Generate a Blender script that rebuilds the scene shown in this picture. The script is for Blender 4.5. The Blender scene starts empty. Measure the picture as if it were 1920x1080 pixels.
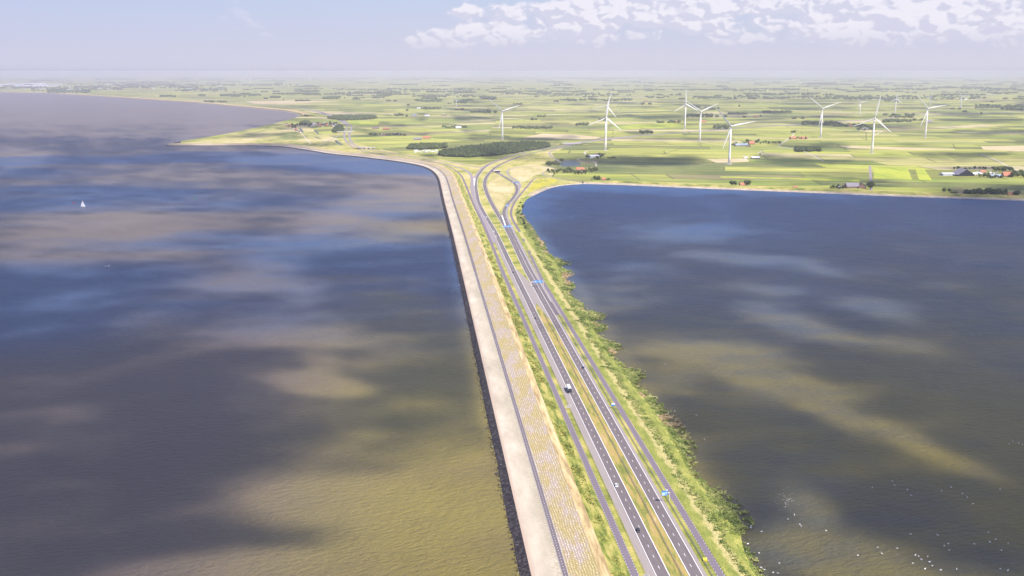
import bpy, bmesh, math, random
import numpy as np
from mathutils import Vector, noise as mnoise
from mathutils.geometry import tessellate_polygon

random.seed(7)
SC = bpy.context.scene
COL = SC.collection

# ------------------------------------------------------------------ camera, world, sun, exposure
H = 270.0; FPX = 1763.0; TH = math.atan(407.0/FPX); ST, CT = math.sin(TH), math.cos(TH)
cd = bpy.data.cameras.new('camera'); cam = bpy.data.objects.new('camera', cd); COL.objects.link(cam)
cam.location = (0, 0, H); cam.rotation_euler = (math.pi/2-TH, 0, 0)
cd.sensor_width = 36; cd.lens = FPX/1920*36; cd.clip_start = 1; cd.clip_end = 400000
SC.camera = cam
SUN_EL, SUN_AZ = math.radians(52), math.radians(128)      # azimuth clockwise from +Y
SUN = Vector((math.sin(SUN_AZ)*math.cos(SUN_EL), math.cos(SUN_AZ)*math.cos(SUN_EL), math.sin(SUN_EL)))
SC.view_settings.view_transform = 'Standard'; SC.view_settings.look = 'None'
SC.view_settings.exposure = 0.75; SC.view_settings.gamma = 1
SC.cycles.use_denoising = True
SC.cycles.volume_bounces = 2; SC.cycles.max_bounces = 6; SC.cycles.transparent_max_bounces = 16
SKY_STRENGTH = 0.085
SUN_STRENGTH = 4.8
HAZE_DENSITY = 5.8e-5

sl = bpy.data.lights.new('sun', 'SUN'); sl.energy = SUN_STRENGTH; sl.angle = math.radians(0.5); sl.color = (1, .94, .86)
so = bpy.data.objects.new('sun', sl); COL.objects.link(so); so.rotation_euler = SUN.to_track_quat('Z', 'Y').to_euler()
so.location = (0, -200, 3000)

class NT:
    """tiny node helper"""
    def __init__(s, tree): s.t = tree; s.n = tree.nodes; s.l = tree.links
    def add(s, typ, **kw):
        n = s.n.new(typ)
        for k, v in kw.items(): setattr(n, k, v)
        return n
    def put(s, sock, v):
        if hasattr(v, 'is_linked') or isinstance(v, bpy.types.NodeSocket): s.l.new(v, sock)
        else:
            if isinstance(v, tuple) and len(v) == 3 and sock.type == 'RGBA': v = v+(1,)
            sock.default_value = v
    def math(s, op, a, b=0.0, c=None, clamp=False):
        n = s.add('ShaderNodeMath', operation=op, use_clamp=clamp)
        s.put(n.inputs[0], a); s.put(n.inputs[1], b)
        if c is not None: s.put(n.inputs[2], c)
        return n.outputs[0]
    def mix(s, f, a, b, mode='MIX'):
        n = s.add('ShaderNodeMix', data_type='RGBA', blend_type=mode)
        s.put(n.inputs[0], f); s.put(n.inputs[6], a); s.put(n.inputs[7], b)
        return n.outputs[2]
    def noise(s, vec, scale, detail=3, rough=.5, w=None):
        n = s.add('ShaderNodeTexNoise'); s.put(n.inputs['Vector'], vec)
        n.inputs['Scale'].default_value = scale; n.inputs['Detail'].default_value = detail; n.inputs['Roughness'].default_value = rough
        return n.outputs['Fac']
    def sstep(s, v, lo, hi, a=0.0, b=1.0):
        n = s.add('ShaderNodeMapRange', interpolation_type='SMOOTHSTEP')
        s.put(n.inputs[0], v); s.put(n.inputs[1], lo); s.put(n.inputs[2], hi); s.put(n.inputs[3], a); s.put(n.inputs[4], b)
        return n.outputs[0]
    def vmul(s, v, m):
        n = s.add('ShaderNodeVectorMath', operation='MULTIPLY'); s.put(n.inputs[0], v); s.put(n.inputs[1], m); return n.outputs[0]
    def vadd(s, v, m):
        n = s.add('ShaderNodeVectorMath', operation='ADD'); s.put(n.inputs[0], v); s.put(n.inputs[1], m); return n.outputs[0]
    def ramp(s, f, stops, interp='LINEAR'):
        n = s.add('ShaderNodeValToRGB'); s.put(n.inputs[0], f); r = n.color_ramp; r.interpolation = interp
        while len(r.elements) < len(stops): r.elements.new(.5)
        for e, (p, c) in zip(r.elements, stops): e.position = p; e.color = tuple(c)+(1,)
        return n.outputs[0]

# sky: Nishita, a pale lavender layer low down, and a bank of cumulus over the right of the horizon
w = bpy.data.worlds.new('World'); SC.world = w; w.use_nodes = True
t = NT(w.node_tree); t.n.clear()
sky = t.add('ShaderNodeTexSky', sky_type='NISHITA', sun_disc=False)
sky.sun_elevation = SUN_EL; sky.sun_rotation = SUN_AZ; sky.altitude = 200; sky.air_density = 1.0; sky.dust_density = 1.2; sky.ozone_density = 2.5
tc = t.add('ShaderNodeTexCoord'); sep = t.add('ShaderNodeSeparateXYZ'); t.l.new(tc.outputs['Generated'], sep.inputs[0])
DX, DY, DZ = sep.outputs
az = t.math('ARCTAN2', DX, DY)                                    # radians, right positive
k = 1/SKY_STRENGTH
low = t.sstep(DZ, 0.10, 1.0, 1.0, 0.3)
tint = t.ramp(t.math('MULTIPLY', DZ, 2.0, clamp=True), [(0, (.635, .625, .74)), (.05, (.58, .585, .73)), (.14, (.51, .57, .755)), (.26, (.29, .44, .92)), (.6, (.17, .30, .86)), (1, (.13, .23, .76))])
tint = t.mix(t.sstep(az, -.62, .05, .50, 0), tint, t.vmul(tint, (.84, .86, .98)), 'MIX')
tint = t.vmul(tint, (k*.67, k*.67, k*.67))
base_sky = t.mix(t.math('MULTIPLY', low, .93), sky.outputs[0], tint)
comb = t.add('ShaderNodeCombineXYZ'); t.put(comb.inputs[0], az); t.put(comb.inputs[1], t.math('MULTIPLY', DZ, 1.7)); comb.inputs[2].default_value = 5.2
P0 = comb.outputs[0]
warp = t.add('ShaderNodeTexNoise'); t.put(warp.inputs['Vector'], P0); warp.inputs['Scale'].default_value = 45; warp.inputs['Detail'].default_value = 4
P1 = t.vadd(P0, t.vmul(t.vadd(warp.outputs['Color'], (-.5, -.5, -.5)), (.022, .022, 0)))
def cfield(P):
    f = t.noise(P, 8, 3, .55)
    for sc_v, wt in ((24, .26), (58, .17), (135, .10)):
        v = t.add('ShaderNodeTexVoronoi', feature='F1'); t.put(v.inputs['Vector'], P); v.inputs['Scale'].default_value = sc_v
        f = t.math('ADD', f, t.math('MULTIPLY', v.outputs['Distance'], -wt))
    return f
n1 = cfield(P1); n2 = cfield(t.vadd(P1, (.004, .007, 0)))
# elevation of the cloud tops grows to the right; the bases lie level, veiled by the air in front of them
top = t.add('ShaderNodeMapRange'); t.put(top.inputs[0], az); top.inputs[1].default_value = -.19; top.inputs[2].default_value = .17; top.inputs[3].default_value = .030; top.inputs[4].default_value = .125
env = t.math('MULTIPLY', t.sstep(DZ, .016, .034), t.sstep(t.math('SUBTRACT', top.outputs[0], DZ), -.022, .040))
env = t.math('MULTIPLY', env, t.sstep(az, -.22, -.04, 0, 1))
thr = t.math('SUBTRACT', t.sstep(az, -.20, .12, .37, .27), t.math('MULTIPLY', env, .22))
cm = t.sstep(t.math('SUBTRACT', n1, thr), -.02, .12)
cm = t.math('MULTIPLY', cm, t.sstep(DZ, .45, .15))
cm = t.math('MULTIPLY', cm, t.sstep(DZ, .010, .050))
cm = t.math('MULTIPLY', cm, t.sstep(az, -.30, -.14, .10, 1))
lit = t.sstep(t.math('ADD', t.math('SUBTRACT', n1, n2), t.math('MULTIPLY', t.math('SUBTRACT', n1, thr), .12)), -.02, .07)
ccol = t.mix(lit, (.64, .625, .745), (.90, .85, .895))
ccol = t.vmul(ccol, (k*.67, k*.67, k*.67))
bg = t.add('ShaderNodeBackground'); t.put(bg.inputs[0], t.mix(t.math('MULTIPLY', cm, .66), base_sky, ccol)); bg.inputs[1].default_value = SKY_STRENGTH
wo = t.add('ShaderNodeOutputWorld'); t.l.new(bg.outputs[0], wo.inputs[0])

# ------------------------------------------------------------------ geometry helpers
def P(x, y, z=3.0):
    """the point of the level plane z seen at (x, y) of the 1920 x 1080 photograph"""
    u = x-960; v = y-540; tt = (H-z)/(FPX*ST+v*CT)
    return Vector((tt*u, tt*(FPX*CT-v*ST), z))
def mpp(y): return H/(CT*(y-133.0))                                # metres per photo pixel across
O0 = Vector((85.5, 461.9, 0)); DR = Vector((-math.sin(math.radians(5.7)), math.cos(math.radians(5.7)), 0)); NR = Vector((DR.y, -DR.x, 0))
def L(s, o, z=3.0): p = O0+DR*s+NR*o; return Vector((p.x, p.y, z))   # along / across the causeway

def prop(o, label=None, cat=None, group=None, kind=None):
    if label: o['label'] = label
    if cat: o['category'] = cat
    if group: o['group'] = group
    if kind: o['kind'] = kind
    return o
def empty(name, loc, rz=0, label=None, cat=None, group=None):
    e = bpy.data.objects.new(name, None); COL.objects.link(e); e.location = loc; e.rotation_euler = (0, 0, rz); e.empty_display_size = .5
    return prop(e, label, cat, group)
def mesh_obj(name, verts, faces, m, parent=None, uv=None, smooth=False, mi=None):
    me = bpy.data.meshes.new(name); me.from_pydata([tuple(v) for v in verts], [], faces); me.update()
    for q in (m if isinstance(m, (list, tuple)) else [m]): me.materials.append(q)
    if uv is not None:
        ul = me.uv_layers.new(name='UVMap')
        vi = np.empty(len(me.loops), dtype=np.int32); me.loops.foreach_get('vertex_index', vi)
        ul.data.foreach_set('uv', np.array(uv, dtype=np.float32)[vi].ravel())
    if mi is not None: me.polygons.foreach_set('material_index', mi)
    if smooth: me.polygons.foreach_set('use_smooth', [True]*len(me.polygons))
    o = bpy.data.objects.new(name, me); COL.objects.link(o)
    if parent: o.parent = parent
    return o
class MB:
    """collects shapes for one mesh"""
    def __init__(s): s.v = []; s.f = []
    def box(s, x0, x1, y0, y1, z0, z1):
        b = len(s.v); s.v += [(x0,y0,z0),(x1,y0,z0),(x1,y1,z0),(x0,y1,z0),(x0,y0,z1),(x1,y0,z1),(x1,y1,z1),(x0,y1,z1)]
        s.f += [tuple(b+i for i in q) for q in ((3,2,1,0),(4,5,6,7),(0,1,5,4),(1,2,6,5),(2,3,7,6),(3,0,4,7))]; return s
    def prism(s, prof, a, b, axis='x'):
        n = len(prof); k0 = len(s.v)
        for q in (a, b):
            for (u, z) in prof: s.v.append((q, u, z) if axis == 'x' else (u, q, z))
        s.f += [tuple(range(k0+n-1, k0-1, -1)), tuple(range(k0+n, k0+2*n))]
        s.f += [(k0+i, k0+(i+1) % n, k0+n+(i+1) % n, k0+n+i) for i in range(n)]; return s
    def tube(s, p, q, r0, r1=None, n=8, cap=True):
        r1 = r0 if r1 is None else r1; p = Vector(p); q = Vector(q); d = (q-p).normalized()
        a = d.orthogonal().normalized(); c = d.cross(a); b = len(s.v)
        for (o, r) in ((p, r0), (q, r1)):
            for i in range(n):
                t_ = 2*math.pi*i/n; s.v.append(tuple(o+a*(r*math.cos(t_))+c*(r*math.sin(t_))))
        s.f += [(b+i, b+(i+1) % n, b+n+(i+1) % n, b+n+i) for i in range(n)]
        if cap: s.f += [tuple(b+n-1-i for i in range(n)), tuple(b+n+i for i in range(n))]
        return s
    def lathe(s, prof, n=10, ax=Vector((0,0,1)), org=Vector((0,0,0)), sx=1, sy=1):
        b = len(s.v); ax = Vector(ax).normalized(); u = ax.orthogonal().normalized(); w_ = ax.cross(u); org = Vector(org)
        for (r, h) in prof:
            for i in range(n):
                t_ = 2*math.pi*i/n; s.v.append(tuple(org+ax*h+u*(r*sx*math.cos(t_))+w_*(r*sy*math.sin(t_))))
        for j in range(len(prof)-1):
            s.f += [(b+j*n+i, b+j*n+(i+1) % n, b+(j+1)*n+(i+1) % n, b+(j+1)*n+i) for i in range(n)]
        s.f += [tuple(b+n-1-i for i in range(n)), tuple(b+(len(prof)-1)*n+i for i in range(n))]
        return s
    def quad(s, a, b, c, d): k0 = len(s.v); s.v += [tuple(a), tuple(b), tuple(c), tuple(d)]; s.f.append((k0, k0+1, k0+2, k0+3)); return s
    def build(s, name, m, parent=None, smooth=False): return mesh_obj(name, s.v, s.f, m, parent, smooth=smooth)

def spline(pts, step=12.0, closed=False):
    """Catmull-Rom through world points, resampled"""
    pts = [Vector(p) for p in pts]; n = len(pts); out = []
    for i in range(n-1):
        p0 = pts[i-1] if i else pts[0]*2-pts[1]; p1 = pts[i]; p2 = pts[i+1]; p3 = pts[i+2] if i+2 < n else pts[-1]*2-pts[-2]
        k_ = max(1, int((p2-p1).length/step))
        for j in range(k_):
            u = j/k_; a = (p1-p0).length**.5 or 1; b = (p2-p1).length**.5 or 1; c = (p3-p2).length**.5 or 1
            m1 = (p2-p1) - (p2-p0)*(b/(a+b))*1.0 + (p1-p0)*(b/a)*1.0 if False else ((p1-p0)/a-(p2-p0)/(a+b)+(p2-p1)/b)*b
            m2 = ((p2-p1)/b-(p3-p1)/(b+c)+(p3-p2)/c)*b
            h00 = 2*u**3-3*u*u+1; h10 = u**3-2*u*u+u; h01 = -2*u**3+3*u*u; h11 = u**3-u*u
            out.append(p1*h00+m1*h10+p2*h01+m2*h11)
    out.append(pts[-1]); return out
def smooth_line(pts, it=3):
    for _ in range(it): pts = [pts[0]]+[(pts[i-1]+pts[i]*2+pts[i+1])/4 for i in range(1, len(pts)-1)]+[pts[-1]]
    return pts
def normals2(pts):
    out = []
    for i in range(len(pts)):
        d = pts[min(i+1, len(pts)-1)]-pts[max(i-1, 0)]; d.z = 0; d.normalize(); out.append(Vector((d.y, -d.x, 0)))
    return out
def strip(name, line, o0, z0, o1, z1, m, div=1, zfun=None, kind='structure', label=None, cat=None):
    """band between two offsets (right of the line positive), UV = metres along / across"""
    ns = normals2(line); v = []; uv = []; f = []; s = 0; c = div+1
    for i, (p, n) in enumerate(zip(line, ns)):
        if i: s += (p-line[i-1]).length
        a0 = o0(i) if callable(o0) else o0; a1 = o1(i) if callable(o1) else o1
        for j in range(c):
            q = j/div; o = a0+(a1-a0)*q; x = p+n*o; z = z0+(z1-z0)*q
            if zfun: z += zfun(x, q)
            v.append((x.x, x.y, z)); uv.append((s, o))
    for i in range(len(line)-1):
        for j in range(div): k_ = i*c+j; f.append((k_, k_+1, k_+c+1, k_+c))
    o = mesh_obj(name, v, f, m, uv=uv); prop(o, label, cat, None, kind); return o
def polygon(name, pts, z, m, kind='structure', skirt=None):
    tri = tessellate_polygon([[Vector((p.x, p.y, 0)) for p in pts]])
    v = [(p.x, p.y, z) for p in pts]; f = []
    for a, b, c in tri:
        A, B, C = Vector(v[a]), Vector(v[b]), Vector(v[c])
        f.append((a, b, c) if (B-A).cross(C-A).z > 0 else (a, c, b))
    o = mesh_obj(name, v, f, m); prop(o, None, None, None, kind); return o

# ------------------------------------------------------------------ materials
def new_mat(name):
    m = bpy.data.materials.new(name); m.use_nodes = True; t = NT(m.node_tree)
    return m, t, t.n['Principled BSDF']
def wpos(t): return t.add('ShaderNodeNewGeometry').outputs['Position']
def uvpos(t): n = t.add('ShaderNodeUVMap'); n.uv_map = 'UVMap'; return n.outputs[0]
def bump(t, b, h, dist, strength=1.0):
    n = t.add('ShaderNodeBump'); t.put(n.inputs['Height'], h); n.inputs['Distance'].default_value = dist; n.inputs['Strength'].default_value = strength
    t.l.new(n.outputs[0], b.inputs['Normal'])
def simple(name, c, rough=.6, metal=0, var=.12, scale=1.5):
    m, t, b = new_mat(name)
    tc_ = t.add('ShaderNodeTexCoord').outputs['Object']
    n = t.noise(tc_, scale, 4, .6)
    t.put(b.inputs['Base Color'], t.mix(n, tuple(x*(1-var) for x in c), tuple(min(1, x*(1+var)) for x in c)))
    b.inputs['Roughness'].default_value = rough; b.inputs['Metallic'].default_value = metal
    return m
def ground_mat(name, stops, scale, stretch=(1,1,1), fine=3.0, bumpd=.25, uv=False, fine_amt=.35, rough=.9):
    """patchy ground: coarse patches between colours, fine grain over them"""
    m, t, b = new_mat(name); p = uvpos(t) if uv else wpos(t)
    q = t.vmul(p, stretch)
    n = t.noise(q, scale, 6, .62); f = t.noise(q, fine, 3, .7)
    c = t.ramp(t.math('ADD', t.math('MULTIPLY_ADD', n, 1.7, -.36), t.math('MULTIPLY', t.math('SUBTRACT', f, .5), fine_amt*1.5)), stops)
    c = t.mix(t.sstep(f, .35, .65, .55, 0), c, (.0, .0, .0), 'MIX') if False else c
    t.put(b.inputs['Base Color'], c); b.inputs['Roughness'].default_value = rough; b.inputs['Specular IOR Level'].default_value = .15
    if bumpd: bump(t, b, f, bumpd, .8)
    return m
def asphalt(name, c, wear=.25, lanes=None):
    m, t, b = new_mat(name); p = uvpos(t)
    n = t.noise(t.vmul(p, (.012, .25, 1)), 1, 4, .6); f = t.noise(t.vmul(p, (.06, 1.1, 1)), 1, 3, .6); g = t.noise(wpos(t), 1.3, 3, .7)
    v = t.math('ADD', t.math('MULTIPLY', t.math('SUBTRACT', n, .5), 1.6*wear), t.math('MULTIPLY', t.math('SUBTRACT', f, .5), 1.8*wear))
    v = t.math('ADD', v, t.math('MULTIPLY', t.math('SUBTRACT', g, .5), .3))
    v = t.math('ADD', v, 1.0); cmb = t.add('ShaderNodeCombineXYZ')
    for i in range(3): t.put(cmb.inputs[i], v)
    t.put(b.inputs['Base Color'], t.vmul(c, cmb.outputs[0])); b.inputs['Roughness'].default_value = .85; b.inputs['Specular IOR Level'].default_value = .25
    return m

M = {}
BLUE_RANGE = {'sea water': (1150, 2500), 'lake water': (1300, 2700), 'pond water': (0, 1)}
def water(name, c_a, c_b, c_blue, cscale):
    m, t, b = new_mat(name); p = wpos(t)
    n = t.noise(t.vmul(p, (1, .7, 1)), cscale, 5, .6); n2 = t.noise(t.vmul(p, (.6, 1.4, 1)), cscale*5, 4, .6)
    mixf = t.sstep(t.math('ADD', n, t.math('MULTIPLY', t.math('SUBTRACT', n2, .5), .4)), .35, .65)
    c = t.mix(mixf, c_a, c_b)
    sx = t.add('ShaderNodeSeparateXYZ'); t.put(sx.inputs[0], p)
    dn = t.noise(t.vmul(p, (.55, 1.0, 1)), .0013, 5, .55)
    if name == 'sea water':   # bluer bands: clearer water, plus shade and sky reflection put into the colour
        blue_mix = t.math('MULTIPLY', t.sstep(dn, .41, .56), t.math('MULTIPLY', t.sstep(sx.outputs[1], 750, 1150), t.sstep(sx.outputs[1], 4200, 2700)))
        west = t.math('MULTIPLY', t.sstep(sx.outputs[0], -300, -520), t.math('MULTIPLY', t.sstep(sx.outputs[1], 780, 1000), t.sstep(sx.outputs[1], 1420, 1250)))
        blue_mix = t.math('MAXIMUM', blue_mix, west)
        c = t.mix(t.sstep(t.math('ADD', sx.outputs[0], t.math('MULTIPLY', sx.outputs[1], .12)), 40, -170), c, (.130, .100, .080))  # darker and bluer away from the dike: cloud shade put into the base colour
        c = t.mix(t.sstep(t.math('ADD', sx.outputs[1], t.math('MULTIPLY', dn, 900)), 1300, 2700), c, (.185, .150, .118))
    else: blue_mix = t.sstep(t.math('ADD', sx.outputs[1], t.math('MULTIPLY', dn, 1400)), *BLUE_RANGE[name])  # lake turns bluer with distance: reflected sky put into the base colour
    c = t.mix(blue_mix, c, c_blue)
    t.put(b.inputs['Base Color'], c); b.inputs['IOR'].default_value = 1.333; b.inputs['Specular IOR Level'].default_value = .42; b.inputs['Roughness'].default_value = .38
    rot = t.add('ShaderNodeVectorRotate'); rot.rotation_type = 'Z_AXIS'; t.put(rot.inputs['Vector'], p); rot.inputs['Angle'].default_value = math.radians(-22)
    q = t.vmul(rot.outputs[0], (.42, 1.0, 1))
    w1 = t.noise(q, .30, 5, .70); w2 = t.noise(t.vmul(p, (.8, 1.1, 1)), .035, 3, .5)
    patch = t.sstep(t.noise(p, .004, 3, .5), .3, .7, .7, 1.25)
    rs_ = t.add('ShaderNodeVectorRotate'); rs_.rotation_type = 'Z_AXIS'; t.put(rs_.inputs['Vector'], p); rs_.inputs['Angle'].default_value = math.radians(12)
    stn = t.noise(t.vmul(rs_.outputs[0], (.55, .035, 1)), 1.0, 4, .62); area = t.sstep(t.noise(p, .0025, 3, .5), .42, .62)
    stk = t.math('MULTIPLY', t.math('MULTIPLY', t.sstep(stn, .60, .74), area), .16)
    t.put(b.inputs['Base Color'], t.mix(stk, c, (.42, .42, .40)))
    hgt = t.math('MULTIPLY', t.math('ADD', t.math('MULTIPLY', w1, 1.0), t.math('MULTIPLY', w2, .8)), patch)
    bump(t, b, hgt, 5.0, .95)
    return m
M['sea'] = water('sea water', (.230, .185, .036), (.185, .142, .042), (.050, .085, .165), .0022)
M['lake'] = water('lake water', (.155, .122, .018), (.066, .066, .046), (.020, .070, .185), .003)
M['pond'] = water('pond water', (.05, .07, .07), (.06, .08, .08), (.06, .08, .08), .02)
M['basalt'] = ground_mat('basalt blocks', [(.25, (.012, .010, .013)), (.6, (.045, .038, .042)), (.8, (.16, .14, .13))], .5, fine=1.2, bumpd=.6)
def apron_mat():
    m, t, b = new_mat('pale concrete apron'); p = uvpos(t); sx = t.add('ShaderNodeSeparateXYZ'); t.put(sx.inputs[0], p); V_ = sx.outputs[1]
    n = t.noise(t.vmul(p, (1, 3, 1)), .02, 6, .65); f = t.noise(t.vmul(p, (1.3, .45, 1)), .9, 4, .75); big = t.noise(t.vmul(p, (1, .1, 1)), .006, 3, .5)
    c = t.ramp(n, [(.3, (.36, .30, .23)), (.5, (.47, .40, .31)), (.7, (.57, .50, .40))])
    c = t.mix(t.sstep(V_, 8.6, 6.2), c, (.42, .32, .25))
    weed = t.math('MULTIPLY', t.sstep(V_, t.math('SUBTRACT', 17.5, t.math('MULTIPLY', big, 7)), 21.5), t.sstep(f, .40, .62))
    c = t.mix(t.math('MULTIPLY', weed, .75), c, (.24, .21, .13))
    c = t.mix(t.math('MULTIPLY', t.sstep(V_, 11, 16), t.sstep(n, .35, .6, .5, .1)), c, (.36, .32, .24))
    t.put(b.inputs['Base Color'], c); b.inputs['Roughness'].default_value = .9; b.inputs['Specular IOR Level'].default_value = .2
    return m
M['berm'] = apron_mat()
M['crest'] = ground_mat('dry crest grass', [(.3, (.30, .21, .10)), (.5, (.48, .36, .18)), (.7, (.58, .46, .26))], .05, (.6, 5, 1), fine=.9, uv=True)
M['bank'] = ground_mat('rough bank grass', [(.28, (.07, .095, .02)), (.42, (.17, .20, .035)), (.56, (.30, .28, .07)), (.75, (.42, .34, .12))], .06, (.8, 3.0, 1), fine=1.1, uv=True, bumpd=.5, fine_amt=.6)
M['verge'] = ground_mat('verge grass', [(.2, (.12, .135, .03)), (.42, (.23, .24, .05)), (.58, (.34, .31, .08)), (.8, (.48, .38, .15))], .03, (1, 1, 1), fine=.9, bumpd=.35, fine_amt=.45)
M['median'] = ground_mat('median grass', [(.2, (.13, .16, .03)), (.4, (.23, .22, .06)), (.52, (.36, .28, .08)), (.66, (.35, .24, .10)), (.85, (.46, .38, .16))], .07, (.5, 3, 1), fine=.9, uv=True, bumpd=.35, fine_amt=.5)
M['shore'] = ground_mat('shore grass', [(.2, (.14, .18, .025)), (.45, (.28, .30, .05)), (.65, (.44, .38, .11)), (.85, (.58, .47, .22))], .045, (.7, 2.0, 1), fine=.8, uv=True, bumpd=.4, fine_amt=.5)
def shore_bank_mat():
    m, t, b = new_mat('lakeside bank, green with a dry strip'); p = uvpos(t); sx = t.add('ShaderNodeSeparateXYZ'); t.put(sx.inputs[0], p); V_ = sx.outputs[1]
    n = t.noise(t.vmul(p, (.5, 1, 1)), .12, 6, .68); f = t.noise(p, .8, 4, .7)
    g = t.ramp(t.math('ADD', t.math('MULTIPLY', n, .6), t.math('MULTIPLY', f, .4)), [(.35, (.12, .15, .03)), (.5, (.22, .24, .05)), (.62, (.36, .33, .09))])
    d = t.ramp(f, [(.35, (.22, .22, .06)), (.5, (.42, .36, .14)), (.65, (.54, .45, .24))])
    k_ = t.math('ADD', V_, t.math('MULTIPLY', t.math('SUBTRACT', n, .5), 14))
    strip_ = t.math('MULTIPLY', t.sstep(k_, 35.5, 38.0), t.sstep(k_, 43.5, 41.0))
    t.put(b.inputs['Base Color'], t.mix(strip_, g, d)); b.inputs['Roughness'].default_value = .95; b.inputs['Specular IOR Level'].default_value = .15; bump(t, b, f, .5, .8)
    return m
M['shorebank'] = shore_bank_mat()
M['reed'] = ground_mat('reeds', [(.25, (.13, .18, .04)), (.5, (.27, .31, .08)), (.75, (.46, .43, .17))], .08, fine=.9, bumpd=.4, fine_amt=.5)
M['reedground'] = ground_mat('reed bed floor', [(.25, (.10, .14, .02)), (.5, (.24, .26, .05)), (.75, (.40, .36, .10))], .12, fine=.7, bumpd=.8, fine_amt=.8)
M['reed_dry'] = ground_mat('dry reeds', [(.3, (.38, .27, .13)), (.7, (.62, .50, .28))], .2, fine=1.0)
M['road'] = asphalt('motorway asphalt', (.138, .115, .118), .32)
M['shoulder'] = asphalt('shoulder asphalt', (.265, .228, .215), .14)
M['cycle'] = asphalt('side road asphalt', (.160, .130, .155), .14)
M['farroad'] = asphalt('far road asphalt', (.26, .22, .23), .10)
M['track'] = asphalt('concrete farm track', (.52, .45, .38), .10)
M['path'] = asphalt('dike path asphalt', (.14, .115, .125), .15)
M['paint'] = simple('white road paint', (.80, .78, .76), .6, var=.06)
M['stone'] = ground_mat('pale shore stones', [(.3, (.32, .26, .19)), (.7, (.48, .40, .29))], .08, fine=.7, bumpd=.2)
M['soil'] = ground_mat('dry field', [(.3, (.42, .33, .18)), (.7, (.58, .47, .28))], .01, (1, 4, 1), fine=.08, bumpd=0)
M['yellow_field'] = ground_mat('yellow flower field', [(.3, (.28, .27, .06)), (.5, (.46, .40, .03)), (.75, (.34, .30, .08))], .02, (1, .3, 1), fine=.15, bumpd=0, fine_amt=.5)
M['lime_field'] = ground_mat('lime field', [(.3, (.24, .30, .04)), (.6, (.40, .42, .05)), (.8, (.34, .38, .05))], .01, (1, .25, 1), fine=.06, bumpd=0, fine_amt=.5)
M['point'] = ground_mat('dune meadow', [(.28, (.20, .22, .07)), (.42, (.36, .33, .10)), (.58, (.44, .38, .16)), (.72, (.50, .42, .22))], .006, (1, .35, 1), fine=.04, bumpd=0, fine_amt=.5)
M['junction'] = ground_mat('junction grass', [(.15, (.16, .18, .045)), (.38, (.31, .30, .07)), (.58, (.42, .36, .12)), (.8, (.50, .40, .20))], .02, (1, .5, 1), fine=.12, bumpd=0, fine_amt=.5)
M['ditch'] = ground_mat('ditch', [(.3, (.05, .06, .02)), (.7, (.12, .12, .05))], .1, fine=.5, bumpd=0)
M['meadow_tan'] = ground_mat('dry meadow', [(.3, (.34, .30, .11)), (.5, (.46, .38, .18)), (.7, (.52, .43, .25))], .012, (1, .6, 1), fine=.12, bumpd=0, fine_amt=.5)

def blocks_mat():
    m, t, b = new_mat('lichen covered slope blocks'); p = uvpos(t)
    wv = t.add('ShaderNodeTexNoise'); t.put(wv.inputs['Vector'], p); wv.inputs['Scale'].default_value = .05; wv.inputs['Detail'].default_value = 2
    vo = t.add('ShaderNodeTexVoronoi', feature='F1'); t.put(vo.inputs['Vector'], t.vmul(t.vadd(p, t.vmul(wv.outputs['Color'], (2.5, 2.5, 0))), (.56, .68, 0))); vo.inputs['Scale'].default_value = 1; vo.inputs['Randomness'].default_value = .30
    dot = t.sstep(vo.outputs['Distance'], .42, .16)
    n = t.noise(t.vmul(p, (.5, 1.6, 1)), .05, 8, .72); g = t.noise(p, 1.0, 4, .75)
    lichen = t.sstep(t.math('ADD', n, t.math('MULTIPLY', t.math('SUBTRACT', g, .5), .5)), .40, .56)
    low_c = t.mix(lichen, (.38, .30, .25), (.37, .29, .12))
    hi_c = t.mix(lichen, (.80, .70, .64), (.74, .62, .38))
    spk = t.math('MULTIPLY', dot, t.sstep(t.noise(p, .35, 3, .6), .35, .6, .25, 1))
    t.put(b.inputs['Base Color'], t.mix(spk, low_c, hi_c)); b.inputs['Roughness'].default_value = .9; b.inputs['Specular IOR Level'].default_value = .2
    bump(t, b, dot, .3, 1)
    return m
M['blocks'] = blocks_mat()

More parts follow.
